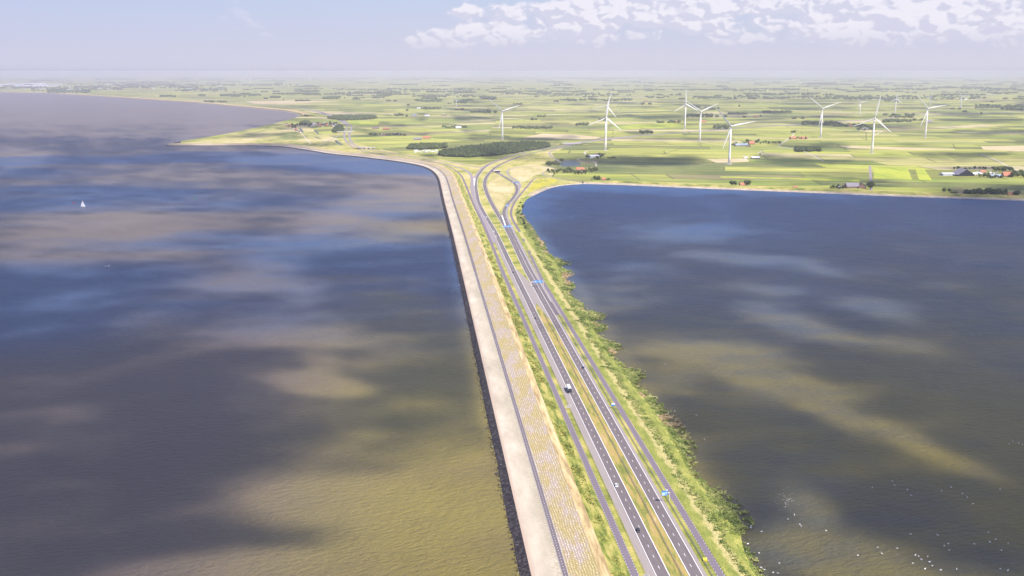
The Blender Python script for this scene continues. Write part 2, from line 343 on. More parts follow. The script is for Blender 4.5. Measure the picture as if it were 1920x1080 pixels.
def field_mat():
    m, t, b = new_mat('farmland'); p = wpos(t)
    wn = t.add('ShaderNodeTexNoise'); t.put(wn.inputs['Vector'], p); wn.inputs['Scale'].default_value = .0011; wn.inputs['Detail'].default_value = 2
    pw = t.vadd(p, t.vmul(t.vadd(wn.outputs['Color'], (-.5, -.5, -.5)), (260, 260, 0)))
    def bricks(angle, bw, rh, off):
        r = t.add('ShaderNodeVectorRotate'); r.rotation_type = 'Z_AXIS'; t.put(r.inputs['Vector'], pw); r.inputs['Angle'].default_value = math.radians(angle)
        q = t.vadd(r.outputs[0], (50000+off, 50000+off*2, 0))
        br = t.add('ShaderNodeTexBrick'); t.put(br.inputs['Vector'], q); br.offset = .37; br.offset_frequency = 2; br.squash = .6; br.squash_frequency = 3
        br.inputs['Scale'].default_value = 1; br.inputs['Brick Width'].default_value = bw; br.inputs['Row Height'].default_value = rh
        br.inputs['Mortar Size'].default_value = 3.2; br.inputs['Mortar Smooth'].default_value = .3
        br.inputs['Color1'].default_value = (0, 0, 0, 1); br.inputs['Color2'].default_value = (1, 1, 1, 1); br.inputs['Mortar'].default_value = (.5, .5, .5, 1)
        return br.outputs['Color'], br.outputs['Fac'], r.outputs[0]
    c1, f1, r1 = bricks(7, 520, 115, 0); c2, f2, r2 = bricks(-31, 430, 150, 300)
    vo = t.add('ShaderNodeTexVoronoi'); t.put(vo.inputs['Vector'], p); vo.inputs['Scale'].default_value = .00055
    sv = t.add('ShaderNodeSeparateColor'); t.put(sv.inputs[0], vo.outputs['Color'])
    sel = t.math('GREATER_THAN', sv.outputs[0], .66)
    v = t.mix(sel, c1, c2); mf = t.math('ADD', t.math('MULTIPLY', f1, t.math('SUBTRACT', 1, sel)), t.math('MULTIPLY', f2, sel))
    col = t.ramp(v, [(0, (.17, .19, .04)), (.13, (.27, .29, .06)), (.25, (.11, .14, .045)), (.34, (.37, .37, .08)), (.46, (.20, .25, .05)), (.56, (.40, .37, .13)), (.65, (.30, .32, .06)), (.74, (.13, .15, .05)), (.80, (.50, .42, .24)), (.87, (.22, .19, .10)), (.92, (.38, .40, .07))], 'CONSTANT')
    n = t.noise(p, .006, 5, .6); g = t.noise(t.vmul(r1, (.10, 1, 1)), .035, 5, .7)
    col = t.mix(t.sstep(n, .3, .7, 0, .45), col, (.36, .33, .11))
    gv = t.sstep(g, .35, .65, .68, 1.22); cm_ = t.add('ShaderNodeCombineXYZ')
    for i in range(3): t.put(cm_.inputs[i], gv)
    col = t.vmul(col, cm_.outputs[0])
    col = t.mix(t.math('MULTIPLY', mf, .65), col, (.07, .085, .03))
    t.put(b.inputs['Base Color'], col); b.inputs['Roughness'].default_value = .95; b.inputs['Specular IOR Level'].default_value = .1
    return m
M['field'] = field_mat()
M['sail'] = simple('white sailcloth', (.82, .80, .82), .7, var=.03)
M['white'] = simple('white painted steel', (.80, .78, .78), .35, var=.04, scale=.2)
M['galv'] = simple('galvanised steel', (.42, .41, .42), .45, .5)
M['dark'] = simple('dark rubber and trim', (.02, .02, .022), .5)
M['glass'] = simple('dark window glass', (.03, .035, .045), .08)
M['signblue'] = simple('blue sign sheeting', (.02, .24, .72), .4, var=.05)
M['signpale'] = simple('pale blue sign sheeting', (.35, .58, .85), .4, var=.05)
M['signback'] = simple('grey sign back', (.50, .48, .50), .5)
M['yellow'] = simple('yellow painted box', (.75, .55, .03), .5)
M['car_black'] = simple('black car paint', (.018, .018, .022), .2)
M['car_blue'] = simple('dark blue car paint', (.02, .03, .12), .2)
M['car_white'] = simple('white car paint', (.78, .78, .78), .25, var=.03)
M['car_grey'] = simple('grey car paint', (.25, .25, .27), .25)
M['redlamp'] = simple('red lamp cover', (.35, .02, .02), .3)
M['brick'] = simple('brown brick', (.30, .17, .13), .8)
M['cream'] = simple('pale render', (.60, .53, .47), .8)
M['rooforange'] = simple('orange roof tiles', (.43, .16, .09), .8)
M['roofgrey'] = simple('grey corrugated roof', (.22, .20, .23), .7)
M['roofwhite'] = simple('pale sheet roof', (.62, .62, .68), .5)
M['roofbrown'] = simple('brown roof tiles', (.17, .12, .11), .8)
M['roofblue'] = simple('blue grey roof', (.24, .30, .38), .6)
M['concrete'] = simple('concrete', (.50, .46, .43), .8)
M['trunk'] = simple('bark', (.09, .07, .05), .9)
M['buoyred'] = simple('red buoy paint', (.55, .04, .04), .4)
M['buoygreen'] = simple('green buoy paint', (.02, .35, .14), .4)
M['sail'] = simple('white sailcloth', (.82, .80, .82), .7, var=.03)
M['feather'] = simple('white feathers', (.80, .78, .74), .8, var=.05)
M['beak'] = simple('orange beak', (.6, .2, .03), .5)
def leaf_mat(name, a, b_, c):
    m, t, b = new_mat(name); n = t.math('ADD', t.math('MULTIPLY', t.noise(wpos(t), .35, 4, .7), .45), t.math('MULTIPLY', t.noise(wpos(t), .07, 2, .5), .55))
    oi = t.add('ShaderNodeObjectInfo'); f = t.math('ADD', t.math('MULTIPLY', n, .8), t.math('MULTIPLY', oi.outputs['Random'], .2))
    t.put(b.inputs['Base Color'], t.ramp(f, [(.3, a), (.5, b_), (.68, c)])); b.inputs['Roughness'].default_value = .8; b.inputs['Specular IOR Level'].default_value = .2
    return m
M['leaf'] = leaf_mat('tree leaves', (.030, .046, .016), (.078, .10, .03), (.16, .18, .055))
M['leaf2'] = leaf_mat('light tree leaves', (.04, .06, .015), (.09, .12, .03), (.16, .18, .05))

# ------------------------------------------------------------------ water, coastlines, land
wl = [L(s, -80, 0) for s in range(-700, 901, 100)]+[P(x, y, 0) for x, y in [(840.5, 430), (828.5, 380), (822.5, 350), (819, 336), (813, 326.5), (803, 318.5), (787, 312), (769, 308), (741, 303.5), (717, 300.3), (690, 297), (665, 294), (637, 291.5), (612, 288.5), (585, 284), (560, 280), (540, 277), (519, 275), (480, 274), (430, 274), (370, 274), (312, 274)]]
WL = smooth_line(spline(wl, 14), 4)
rs_px = [(1424,1080),(1408,1052),(1396,1033),(1384,1016),(1392,1003),(1384,970),(1371,949),(1341,922),(1322,908),(1303,896),(1293,870),(1287,842),(1276,820),(1260,796),(1244,776),(1231,764),(1229,757),(1211,744),(1196,729),(1187,716),(1196,704),(1188,695),(1167,691),(1162,682),(1143,669),(1155,656),(1152,648),(1136,640),(1119,625),(1130,619),(1126,611),(1111,604),(1126,596),(1119,589),(1098,584),(1087,571),(1067,553),(1071,538),(1058,524),(1066,513),(1047,501),(1059,496),(1046,489),(1022,473),(1017,454),(1006,446),(996,429),(984,415),(979,402),(980,392),(983,381),(990,373),(1000,367),(1018,358.5),(1037,351),(1060,347),(1093,345)]
RS = [L(s, o, 0) for s, o in ((-700, 47), (-400, 50), (-200, 48), (-60, 51))]+spline([P(x, y, 0) for x, y in rs_px], 9)
RS = [q+Vector((mnoise.noise(q*.05)*2.2, mnoise.noise(q*.05+Vector((9, 3, 1)))*2.2, 0)) for q in RS]
coast_px = [(1093,345),(1150,346.5),(1200,348.5),(1300,353),(1400,357),(1500,361),(1600,365),(1700,369),(1800,372.5),(1920,376.5),(2100,383),(2500,396),(3200,420)]
CL = spline([P(x, y, 0) for x, y in coast_px], 30)
nw_px = [(312,274),(330,268),(370,261.5),(400,256.5),(440,249),(480,240.5),(520,231),(545,224.5),(562,218.5),(559,214.5),(545,211),(530,208.5),(500,205.5),(460,201.5),(420,198),(360,192.5),(300,188.5),(240,184.5),(180,180.5),(120,177),(90,175),(40,174),(-40,172.5),(-200,170),(-700,166)]
NW = spline([P(x, y, 0) for x, y in nw_px], 40)
FAR = 118000.0
land_line = [p for p in WL if True]
nsW = normals2(WL)
inner = [p+n*24 for p, n in zip(WL, nsW)]
inner = inner[:-3]
outline = inner + [Vector((p.x, p.y, 0)) for p in NW[4:]] + [Vector((-40000, NW[-1].y+500, 0)), Vector((-70000, 40000, 0)), Vector((-70000, FAR, 0)), Vector((90000, FAR, 0)), Vector((90000, CL[-1].y, 0))]
# right shore: land edge lies a little inland of the waterline
def inset(line, d): return [p-n*d for p, n in zip(line, normals2(line))]
RSi = smooth_line(inset(RS, 0.0), 30); nRSi = normals2(RSi)
shore_in = []
for p, n_ in zip(RSi, nRSi):
    q = p-O0; s = q.dot(DR); o = q.dot(NR)
    shore_in.append(p-(NR*9 if s < 1150 else n_*9))
CLi = [p-n*16 for p, n in zip(CL, normals2(CL))] if False else [Vector((p.x, p.y+16, 0)) for p in CL]
outline += list(reversed(CLi)) + list(reversed(shore_in))
polygon('farmland', outline, 3.0, M['field'])
def sheet(name, x0, x1, y0, y1, z, m):
    o = mesh_obj(name, [(x0, y0, z), (x1, y0, z), (x1, y1, z), (x0, y1, z)], [(0, 1, 2, 3)], m); prop(o, kind='structure'); return o
# the causeway separates sea and lake; the two sheets meet under it
sp = [L(-4000, -10, 0), L(1700, -10, 0), Vector((600, 4000, 0)), Vector((600, FAR, 0))]
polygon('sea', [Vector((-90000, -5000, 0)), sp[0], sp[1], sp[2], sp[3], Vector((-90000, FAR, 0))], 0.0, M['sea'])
polygon('lake', [sp[0], Vector((90000, -5000, 0)), Vector((90000, FAR, 0)), sp[3], sp[2], sp[1]], -.02, M['lake'])

# shore skirts
def rip(a): return lambda x, q: mnoise.noise(Vector((x.x, x.y, 0))*a)*.35
def skirt(name, top, bot, z0, z1, m, div=3, kind='structure'):
    v = []; uv = []; f = []; s = 0; c = div+1
    for i in range(len(top)):
        if i: s += (top[i]-top[i-1]).length
        for j in range(c):
            q = j/div; p = top[i].lerp(bot[i], q); v.append((p.x, p.y, z0+(z1-z0)*q)); uv.append((s, q*12))
    for i in range(len(top)-1):
        for j in range(div): k_ = i*c+j; f.append((k_, k_+c, k_+c+1, k_+1))
    o = mesh_obj(name, v, f, m, uv=uv); prop(o, kind=kind); return o
def fix_up(o):
    bm = bmesh.new(); bm.from_mesh(o.data)
    for fc in bm.faces:
        if fc.normal.z < 0: fc.normal_flip()
    bm.to_mesh(o.data); bm.free()
lsk = skirt('lake_shore', shore_in, RS, 3.0, -.5, M['reedground'], 7); fix_up(lsk)
nwt = [p+Vector((0, 0, 0)) for p in NW]
nwn = normals2(NW)
fix_up(skirt('mud_shore', [p+n*3 for p, n in zip(NW, nwn)], [p-n*6 for p, n in zip(NW, nwn)], 3.0, -.5, M['stone'], 1))
# sea dike along the lake coast: stone toe, grass slope, crest
def taper(z0, z1):                                                  # the dike dies away into the shore at its western end
    def f(x, q):
        t_ = min(1, max(0, (x.x-CL[0].x)/90)); z = z0+(z1-z0)*q; return (3.04-z)*(1-t_) if z > 3.04 else 0
    return f
fix_up(strip('lake_dike_stone', CL, 0, -.4, -14, 3.2, M['stone'], 2))
fix_up(strip('lake_dike_grass', CL, -14, 3.2, -26, 7.6, M['verge'], 1, taper(3.2, 7.6)))
fix_up(strip('lake_dike_crest', CL, -26, 7.6, -30, 7.6, M['crest'], 1, taper(7.6, 7.6)))
fix_up(strip('lake_dike_back', CL, -30, 7.6, -46, 3.02, M['verge'], 1, taper(7.6, 3.02)))
i_ = next(i for i, p in enumerate(RS) if (p-P(1000, 367, 0)).length < 25)
fix_up(strip('shore_stones', smooth_line(RS[i_:], 10), 1.0, -.3, -8, 3.15, M['stone'], 1))
# dike of the far coast (left)
NWd = NW[[i for i, p in enumerate(NW) if (p-P(562, 218.5, 0)).length < 60 or True][0]:]
i0 = min(range(len(NW)), key=lambda i: (NW[i]-P(562, 218.5, 0)).length)
fd = NW[i0:]
fix_up(strip('far_dike_stone', fd, -2, 0, 16, 4.5, M['basalt'], 1))
fix_up(strip('far_dike_slope', fd, 16, 4.5, 60, 9, M['crest'], 1))
fix_up(strip('far_dike_back', fd, 60, 9, 110, 3.02, M['verge'], 1))

# ------------------------------------------------------------------ the causeway
dz = [(0, -.6), (5.6, 2.2), (22.0, 3.6), (25.6, 3.7), (41.5, 7.4), (47.0, 7.4), (58.8, 3.15)]
fix_up(strip('basalt_toe', WL, -2.4, -.9, 5.6, 2.3, M['basalt'], 4, lambda x, q: (mnoise.noise(x*.7)*.45+mnoise.noise(x*1.9)*.25) if 0 < q < 1 else 0))
fix_up(strip('concrete_apron', WL, 5.6, 2.2, 22.0, 3.6, M['berm'], 2))
fix_up(strip('dike_path', WL, 22.0, 3.6, 25.6, 3.7, M['path']))
fix_up(strip('block_slope', WL, 25.6, 3.7, 41.5, 7.4, M['blocks'], 2))
fix_up(strip('dike_crest', WL, 41.5, 7.4, 47.0, 7.4, M['crest']))
wob = lambda i: 47.0
fix_up(strip('grass_bank', WL, 47.0, 7.4, 58.8, 3.02, M['bank'], 4, lambda x, q: mnoise.noise(x*.12)*.7*math.sin(q*math.pi)))
NEARL = [L(s, 0) for s in range(-700, 921, 20)]
def near(o, s1=905): return [L(s, o) for s in range(-700, s1+1, 35)]
ZR = 3.06
def road(name, line, wd, m, z=ZR, o=0):
    return fix_up(strip(name, line, o-wd/2, z, o+wd/2, z, m))
def far(pts, z=ZR): return [P(x, y, z) for x, y in pts]
si_ = sorted(((p-O0).dot(DR), (p-O0).dot(NR)) for p in shore_in if (p-O0).dot(DR) < 1160)
SI_S = [q[0] for q in si_]; SI_O = [q[1] for q in si_]
fix_up(strip('shore_bank', [L(s, 0) for s in range(-700, 1121, 20)], 30.6, 3.05, lambda i: float(np.interp(-700+20*i, SI_S, SI_O))+.3, 3.06, M['shorebank'], 4, lambda x, q: .02+max(0, mnoise.noise(x*.15))*.5*q*(1-q)*4))
corr = strip('verge', [L(s, 0) for s in range(-700, 1241, 20)], -22, 3.02, lambda i: 34.0, 3.02, M['verge'], 2); fix_up(corr)
LC = smooth_line(spline(near(-3.55, 830)+far([(925.8,430),(908,400),(898,380),(893.5,360),(892,345),(893,335),(898,326.7),(906.7,315.8),(920,306.9),(937.8,300),(956,293.6),(982,286.4),(1004.4,281.7),(1027,277.6),(1053,273.2),(1071,270.3)]), 12), 2)
RC = smooth_line(spline(near(14.5, 830)+far([(950,430),(932,400),(920.5,380),(911.5,360),(908,345),(911,333),(919.5,322),(931,312),(946.7,304),(964.4,297.2),(982,291),(1004.4,285.3),(1037.8,278.6),(1071,273)]), 12), 2)
EX = smooth_line(spline([L(s, 19.8) for s in (560, 640, 720, 800)]+far([(957,430),(950,415),(945.8,403),(946,395),(951.5,383.6),(961,372.8),(968,362),(970,352.5),(966,345.5),(954.4,336.2),(942,329.5),(931,323.4)]), 8), 2)
SV = smooth_line(spline(near(27.9, 760)+far([(972,430),(963,415),(958.6,404),(959,393),(964,381),(974.7,366),(989.6,348.4),(1001.8,335.3),(1010,333),(1027,332.6)]), 10), 2)
CY = smooth_line(spline(near(-18.6, 830)+far([(910.4,430),(886.8,380),(872.5,345),(864.4,329),(853,319),(835.6,310),(815.6,305),(789,301),(760,297)]), 12), 2)
LB = smooth_line(spline(far([(926,455),(911,420),(900,395),(889,370),(884.6,352),(885.5,340),(882.5,327.5),(871,318.3),(853,311.8),(826.7,305.6),(793,300.4),(760,296.2),(720,290.5),(690,285),(668,278.4),(655,271),(647,262),(646,250),(650,240),(650,234)]), 12), 2)
M2 = spline(far([(905,315),(880,310.5),(844,304),(800,297.6),(756,290.6),(717,284.3),(685,279.0),(666,272.5),(658,265),(655,255),(656.5,246),(659,238),(654,232)]), 12)
MN = spline(far([(652,233),(640,226),(625,219.5),(608,213),(590,207.5),(570,203.5),(540,200.5),(500,197),(450,193),(380,188)]), 30)
ME = spline(far([(1060,272),(1093,266.2),(1127,262.4),(1165,257.6),(1200,254.3),(1231,251.8),(1286,247.6),(1340,244),(1395,239),(1472,235),(1520,231.3),(1600,226),(1700,219),(1800,214),(2000,206)]), 40)
LP1 = spline(far([(975,352),(975,346),(972,341.7),(964,336),(956,330),(951,323),(955,318),(966,314.6),(982,312.6),(1000,311.6),(1015,311.4),(1028,313),(1040,315.5)]), 10)
LP2 = spline(far([(1071,274.3),(1050,277.5),(1038,281),(1031,285.6),(1030.5,290),(1036,295),(1044,299.5),(1048,305)]), 10)
CR = spline(far([(1044,316),(1030,320),(1018,324.5),(1020,328),(1030,331.5),(1049,335),(1070,338),(1093,340),(1130,341.5),(1200,344.5),(1300,349),(1400,353),(1560,358.6),(1640,361)]), 14)
road('motorway_shoulder', LC, 12.5, M['shoulder'], 3.05, -2.3); road('motorway_carriageway', LC, 7.9, M['road'], 3.09)
road('motorway_shoulder', RC, 10.1, M['shoulder'], 3.05, 1.05); road('motorway_carriageway', RC, 7.9, M['road'], 3.09)
road('exit_road', EX, 7.0, M['road'], 3.08); road('exit_road_shoulder', EX, 11.0, M['shoulder'], 3.045, 1.0)
road('side_road', SV, 4.4, M['cycle'], 3.10); road('cycle_path', CY, 4.6, M['cycle'], 3.10)
road('slip_road', LB, 8, M['farroad'], 3.06); road('northern_motorway', M2, 9, M['farroad'], 3.065); road('northern_motorway', MN, 30, M['farroad'], 3.05)
road('eastern_motorway', ME, 34, M['farroad'], 3.07)
road('loop_road', LP1, 6, M['farroad'], 3.06); road('loop_road', LP2, 6, M['farroad'], 3.06); road('coast_road', CR, 5, M['farroad'], 3.06)
# median grass and the paved crossing in it
road('median_grass', [L(s, 5.4) for s in range(-700, 760, 20)], 10.0, M['median'], 3.04)
mp = MB()
mp.quad(L(560, -.1, 3.07), L(560, .2, 3.07), L(720, 8.6, 3.07), L(720, -.1, 3.07))
fix_up(prop(mesh_obj('median_crossing', [L(590, 0.3, 3.06), L(640, 0.3, 3.06), L(800, 0.3, 3.06), L(820, 1.5, 3.06), L(740, 9, 3.06), L(690, 10.8, 3.06), L(540, 10.8, 3.06), L(560, 8.6, 3.06), L(620, 4.5, 3.06)], [(0, 1, 2, 3, 4, 5, 6, 7, 8)], M['shoulder']), kind='structure'))
# markings
def dashes(mb, line, o, on, off, wd, z, s0=0, s1=1e9, minz=None):
    ns = normals2(line); acc = [0]
    for i in range(1, len(line)): acc.append(acc[-1]+(line[i]-line[i-1]).length)
    s = s0; j = 0
    while s+on < min(acc[-1], s1):
        while acc[j+1] < s: j += 1
        def at(q, off_):
            i = j
            while i < len(acc)-2 and acc[i+1] < q: i += 1
            f = (q-acc[i])/max(1e-6, acc[i+1]-acc[i]); p = line[i].lerp(line[i+1], f)+ns[i].lerp(ns[i+1], f)*off_; return (p.x, p.y, z)
        mb.quad(at(s, o-wd/2), at(s, o+wd/2), at(s+on, o+wd/2), at(s+on, o-wd/2)); s += on+off
def line_mark(name, line, o, wd, z): return fix_up(strip(name, line, o-wd/2, z, o+wd/2, z, M['paint']))
mk = MB()
dashes(mk, LC, 0, 3, 9, .24, 3.125, 0, 2600); dashes(mk, RC, 0, 3, 9, .24, 3.125, 0, 2600)
dashes(mk, RC, 3.6, 1.5, 1.5, .25, 3.126, 1240, 1900); dashes(mk, EX, 0, 3, 9, .2, 3.125, 120, 900)
for o in (-2.0, 2.0): dashes(mk, CY, o, .8, 2.2, .22, 3.13, 0, 1700); dashes(mk, SV, o, .8, 2.4, .22, 3.13, 0, 1600)
dashes(mk, WL, 23.8, .6, 2.4, .3, 3.70, 0, 1600)
for o in (22.2, 25.4): dashes(mk, WL, o, .6, .7, .22, 3.74, 0, 1500)
fix_up(prop(mk.build('dashed_road_markings', M['paint']), kind='structure'))
for ln, o, wd in ((LC, -3.6, .34), (LC, 3.6, .42), (RC, -3.6, .38), (EX, 3.2, .3)):
    line_mark('edge_line', ln, o, wd, 3.122)
line_mark('edge_line', [p for p in RC[:int(len(RC)*.38)]], 3.55, .36, 3.122)
gm = MB()
def pxquad(mb, pts, z): mb.quad(*[P(x, y, z) for x, y in pts])
pxquad(gm, [(940.2,404), (942.2,404), (949.5,425), (947.5,425)], 3.135)
pxquad(gm, [(888.0,334), (891.6,334), (889.4,349), (888.6,349)], 3.135)
# slotted layby panel beside the cycle path
lay0, lay1 = 600, 880
for s in range(lay0-0, lay1, 6):
    if (L(s, -22.6)-O0).length: gm.quad(L(s, -24.6, 3.2), L(s, -21.6, 3.2), L(s+3.4, -21.6, 3.2), L(s+3.4, -24.6, 3.2))
gm.quad(L(lay0, -24.9, 3.195), L(lay0, -24.4, 3.195), L(lay1, -24.4, 3.195), L(lay1, -24.9, 3.195))
fix_up(prop(gm.build('painted_gore_and_layby_marks', M['paint']), kind='structure'))
fix_up(prop(mesh_obj('layby', [L(lay0-2, -25.1, 3.17), L(lay0-2, -20.8, 3.17), L(lay1+2, -20.8, 3.17), L(lay1+2, -25.1, 3.17)], [(0, 1, 2, 3)], M['cycle']), kind='structure'))

# interchange grass, fields seen one by one
def patch(name, pts, m, z=3.03): fix_up(polygon(name, [P(x, y, 3) for x, y in pts], z, m))
patch('interchange_grass', [(893,432),(925,470),(973,430),(966,400),(977,370),(1022,351),(1058,344),(1093,342),(1060,338),(1035,331),(1024,325),(1040,315.5),(1015,308),(1044,300),(1034,288),(1060,277),(1030,280),(975,290),(930,301),(900,309),(870,307),(790,292),(720,281),(690,275),(672,268),(664,262),(620,262),(560,270),(440,262),(345,267),(330,270.5),(480,270),(560,275.5),(612,283),(665,287.5),(717,292.5),(769,299),(803,307),(830,314),(848,324),(860,340),(873,380)], M['junction'], 3.015)
patch('dry_meadow', [(915,352),(918,337),(928,325),(940,333),(955,341),(964,349),(962,360),(950,374),(942,388),(936,398),(927,390),(918,371)], M['meadow_tan'], 3.03)
patch('dry_meadow', [(965,312),(1000,308),(1035,314),(1016,324),(1000,331),(985,340),(978,344),(972,338),(958,328),(956,320)], M['meadow_tan'], 3.03)
patch('flower_field', [(991,356),(1003,339),(1010,335),(1040,335),(1050,338),(1032,345),(1010,352),(993,360)], M['yellow_field'], 3.035)
patch('point_meadow', [(345,268),(400,259),(470,245),(540,232),(575,236),(600,250),(640,262),(640,276),(590,276),(560,272),(480,268.5)], M['point'], 3.035)
patch('stubble_field', [(981,257.5),(1017,250.5),(1072,252),(1127,257),(1115,261),(1050,260.5)], M['soil'], 3.03)
patch('stubble_field', [(1572,273),(1680,276),(1790,279),(1790,281),(1690,280.5),(1590,277.5)], M['soil'], 3.03)
patch('stubble_field', [(1838,274),(1920,273),(2000,277),(2000,285),(1900,283.5),(1845,281)], M['soil'], 3.03)
patch('stubble_field', [(1325,298.5),(1400,297),(1405,303),(1345,305.5)], M['soil'], 3.03)
patch('stubble_field', [(460,190),(560,188),(640,190),(560,193.5),(480,195)], M['soil'], 3.03)
patch('stubble_field', [(590,210),(668,211),(672,215),(600,214)], M['soil'], 3.03)
patch('rapeseed_field', [(1637,313),(1701,314.5),(1710,336.5),(1639,335)], M['lime_field'], 3.03)
patch('rapeseed_field', [(1716,315),(1732,315.5),(1748,338.5),(1723,337)], M['lime_field'], 3.03)
patch('bright_field', [(1200,232),(1260,230),(1300,236),(1240,240),(1160,243),(1140,240)], M['lime_field'], 3.03)
patch('bright_field', [(650,226.5),(712,228),(706,236),(690,238),(664,235)], M['lime_field'], 3.03)
patch('bright_field', [(1350,330.5),(1500,333.5),(1612,337.5),(1612,341),(1480,336),(1352,333)], M['lime_field'], 3.03)
pnd = polygon('pond', [P(x, y, 3) for x, y in [(1047.5,309),(1050,305.5),(1058,301.5),(1079.5,301.3),(1088,306),(1090,309.5),(1075,311.5),(1058,312.6)]], 3.04, M['pond']); fix_up(pnd)
DT = [((1637,311),(1700,313),(1800,316),(1870,313)),((1350,326),(1480,328.5),(1612,333.5)),((1400,331),(1520,335),(1620,342)),((1475,276),(1500,283),(1545,300)),((1787,270.5),(1791,279)),((1240,265),(1262,272),(1290,274)),((1040,335),(1100,341)),((1182,325),(1199,337)),((940,250),(958,262)),((1390,340),(1380,347)),((1570,272),(1577,277)),((1835,289),(1900,315)),((1624,247),(1624,262)),((1240,290),(1280,277))]
for q in DT: road('ditch', spline(far(q, 3.05), 20), 3.2, M['ditch'], 3.05)
TR = [(((1631,311),(1632.5,335),(1633.5,361)), 6), (((1459,273),(1470,266),(1488,252),(1486,248)), 5), (((1459,274),(1480,278),(1505,284),(1545,302)), 5), (((1838,289),(1860,297),(1889,311),(1915,323)), 5), (((1101,291),(1096,286),(1104,282),(1110,281.3),(1134,281.8)), 5), (((1081.5,297.5),(1090,296.5),(1101,294.5)), 5), (((1081.5,298.5),(1090,301),(1107,301.5),(1116,312),(1100,315)), 4), (((1116,312.5),(1180,312),(1280,310),(1366,307.5)), 3), (((1311,265.5),(1350,272),(1372,275)), 4),
      (((552,240),(565,250),(575,262),(583,270)), 4), (((603,268),(620,262),(636,254)), 6), (((1640,254),(1646,250),(1655,246)), 5), (((1430,283),(1421,287)), 5)]
for q, wd in TR: road('farm_track', spline(far(q), 14), wd, M['track'] if wd < 6 else M['farroad'], 3.075)
for q in (((562,240),(568,248)), ((590,244),(597,251)), ((629,263),(634,268),(642,272))): road('canal', spline(far(q), 10), 9, M['pond'], 3.08)
road('canal', spline(far([(590,256.5),(601,260)]), 10), 10, M['pond'], 3.08)
# steps over the dike
for s, ln in ((655, 9), (760, 7)):
    pass

# foam where the waves meet the stones
fv = []; ff = []
for p, n in zip(WL[:-1], nsW[:-1]):
    if (p-O0).dot(DR) > 2300: break
    for _ in range(9):
        if random.random() < .10+.3*mnoise.noise(p*.03): 
            c = p+n*random.uniform(-1.1, .9)+DR*random.uniform(-7, 7); k_ = len(fv); rr_ = random.uniform(.08, .28); el = random.uniform(1, 3)
            for q in range(6):
                a = q*math.pi/3; d = DR*(math.cos(a)*rr_*el)+NR*(math.sin(a)*rr_*random.uniform(.6, 1.2)); fv.append((c.x+d.x, c.y+d.y, .05))
            ff.append(tuple(range(k_, k_+6)))
bv = []; bf = []
for p, n in zip(WL[:-1], nsW[:-1]):
    s = (p-O0).dot(DR)
    if s < -200 or s > 1300: continue
    for _ in range(16 if s < 500 else 8):
        c = p+n*random.gauss(-.9, 1.1)+DR*random.uniform(-7, 7); k_ = len(bv); rr_ = random.uniform(.35, .95); z0_ = max(-.3, ((c-p).dot(n)+2.4)*.4-.9)
        for q in range(5):
            a = q*1.257+random.uniform(-.3, .3); bv.append((c.x+math.cos(a)*rr_, c.y+math.sin(a)*rr_, z0_-.3)); 
        for q in range(5):
            a = q*1.257; bv.append((c.x+math.cos(a)*rr_*.55, c.y+math.sin(a)*rr_*.55, z0_+rr_*random.uniform(.5, .9)))
        bf += [(k_+q, k_+(q+1) % 5, k_+5+(q+1) % 5, k_+5+q) for q in range(5)]+[tuple(range(k_+5, k_+10))]
o = mesh_obj('armour_stones', bv, bf, M['basalt']); prop(o, 'loose dark armour stones along the sea foot of the dike', 'stones', None, 'stuff')
o = mesh_obj('foam', fv, ff, M['sail']); fix_up(o); prop(o, 'flecks of white foam along the basalt foot of the dike', 'foam', None, 'stuff')

# ------------------------------------------------------------------ reeds (stuff)
def tufts(name, region, n, hgt, m, label):
    v = []; f = []
    for (p, z, k_) in region:
        a = random.uniform(0, 6.28); h = hgt*k_*random.uniform(.6, 1.25); wd = random.uniform(.28, .62)*k_
        for j in range(3):
            b = a+j*2.1+random.uniform(-.4, .4); c, s_ = math.cos(b)*wd, math.sin(b)*wd; lx, ly = random.uniform(-1.1, 1.1)*k_, random.uniform(-1.1, 1.1)*k_
            i = len(v); v += [(p.x-c, p.y-s_, z), (p.x+c, p.y+s_, z), (p.x+c*.7+lx, p.y+s_*.7+ly, z+h), (p.x-c*.7+lx, p.y-s_*.7+ly, z+h)]; f.append((i, i+1, i+2, i+3))
    o = mesh_obj(name, v, f, m); prop(o, label, 'reeds' if 'reed' in name else 'scrub', None, 'stuff'); return o
reg = []; dry = []
RSs = [p for p in RS]; nRS = normals2(RSs)
for i in range(len(RSs)-1):
    p = RSs[i]; s = (p-O0).dot(DR); o = (p-O0).dot(NR)
    if s < -160 or s > 1500: continue
    seg = (RSs[i+1]-p).length; inner_o = 39.5 if s < 500 else 42+(s-500)*.006
    wd = max(4, o-inner_o)
    if s > 900: wd = min(wd, 13)
    if s > 1330: continue
    dens = 2.4 if s < 500 else 1.3
    for _ in range(int(seg*(wd+2)*dens)):
        q = random.uniform(-.15, 1)**1.0 if random.random() < .9 else random.uniform(-.35, 0)
        u = random.random(); b = p.lerp(RSs[i+1], u)
        x = b-NR*(q*wd); sc = 1.0 if s < 500 else 1.35
        nz = mnoise.noise(x*.11)
        if q < .05 and mnoise.noise(x*.2) < .0: continue
        if nz < -.42 or (q > .8 and random.random() < .5): continue
        (dry if (mnoise.noise(x*.035+Vector((3, 3, 3))) > .22 and q < .35) else reg).append((x, max(.05, min(2.8, q*3.2+.2)), sc))
random.shuffle(reg)
tufts('reed_bed', reg, 0, .85, M['reed'], 'green reed bed fringing the lake side of the causeway')
tufts('dry_reed_bed', dry, 0, .8, M['reed_dry'], 'brownish dry reeds at the outer edge of the green reed bed')
sc_ = []
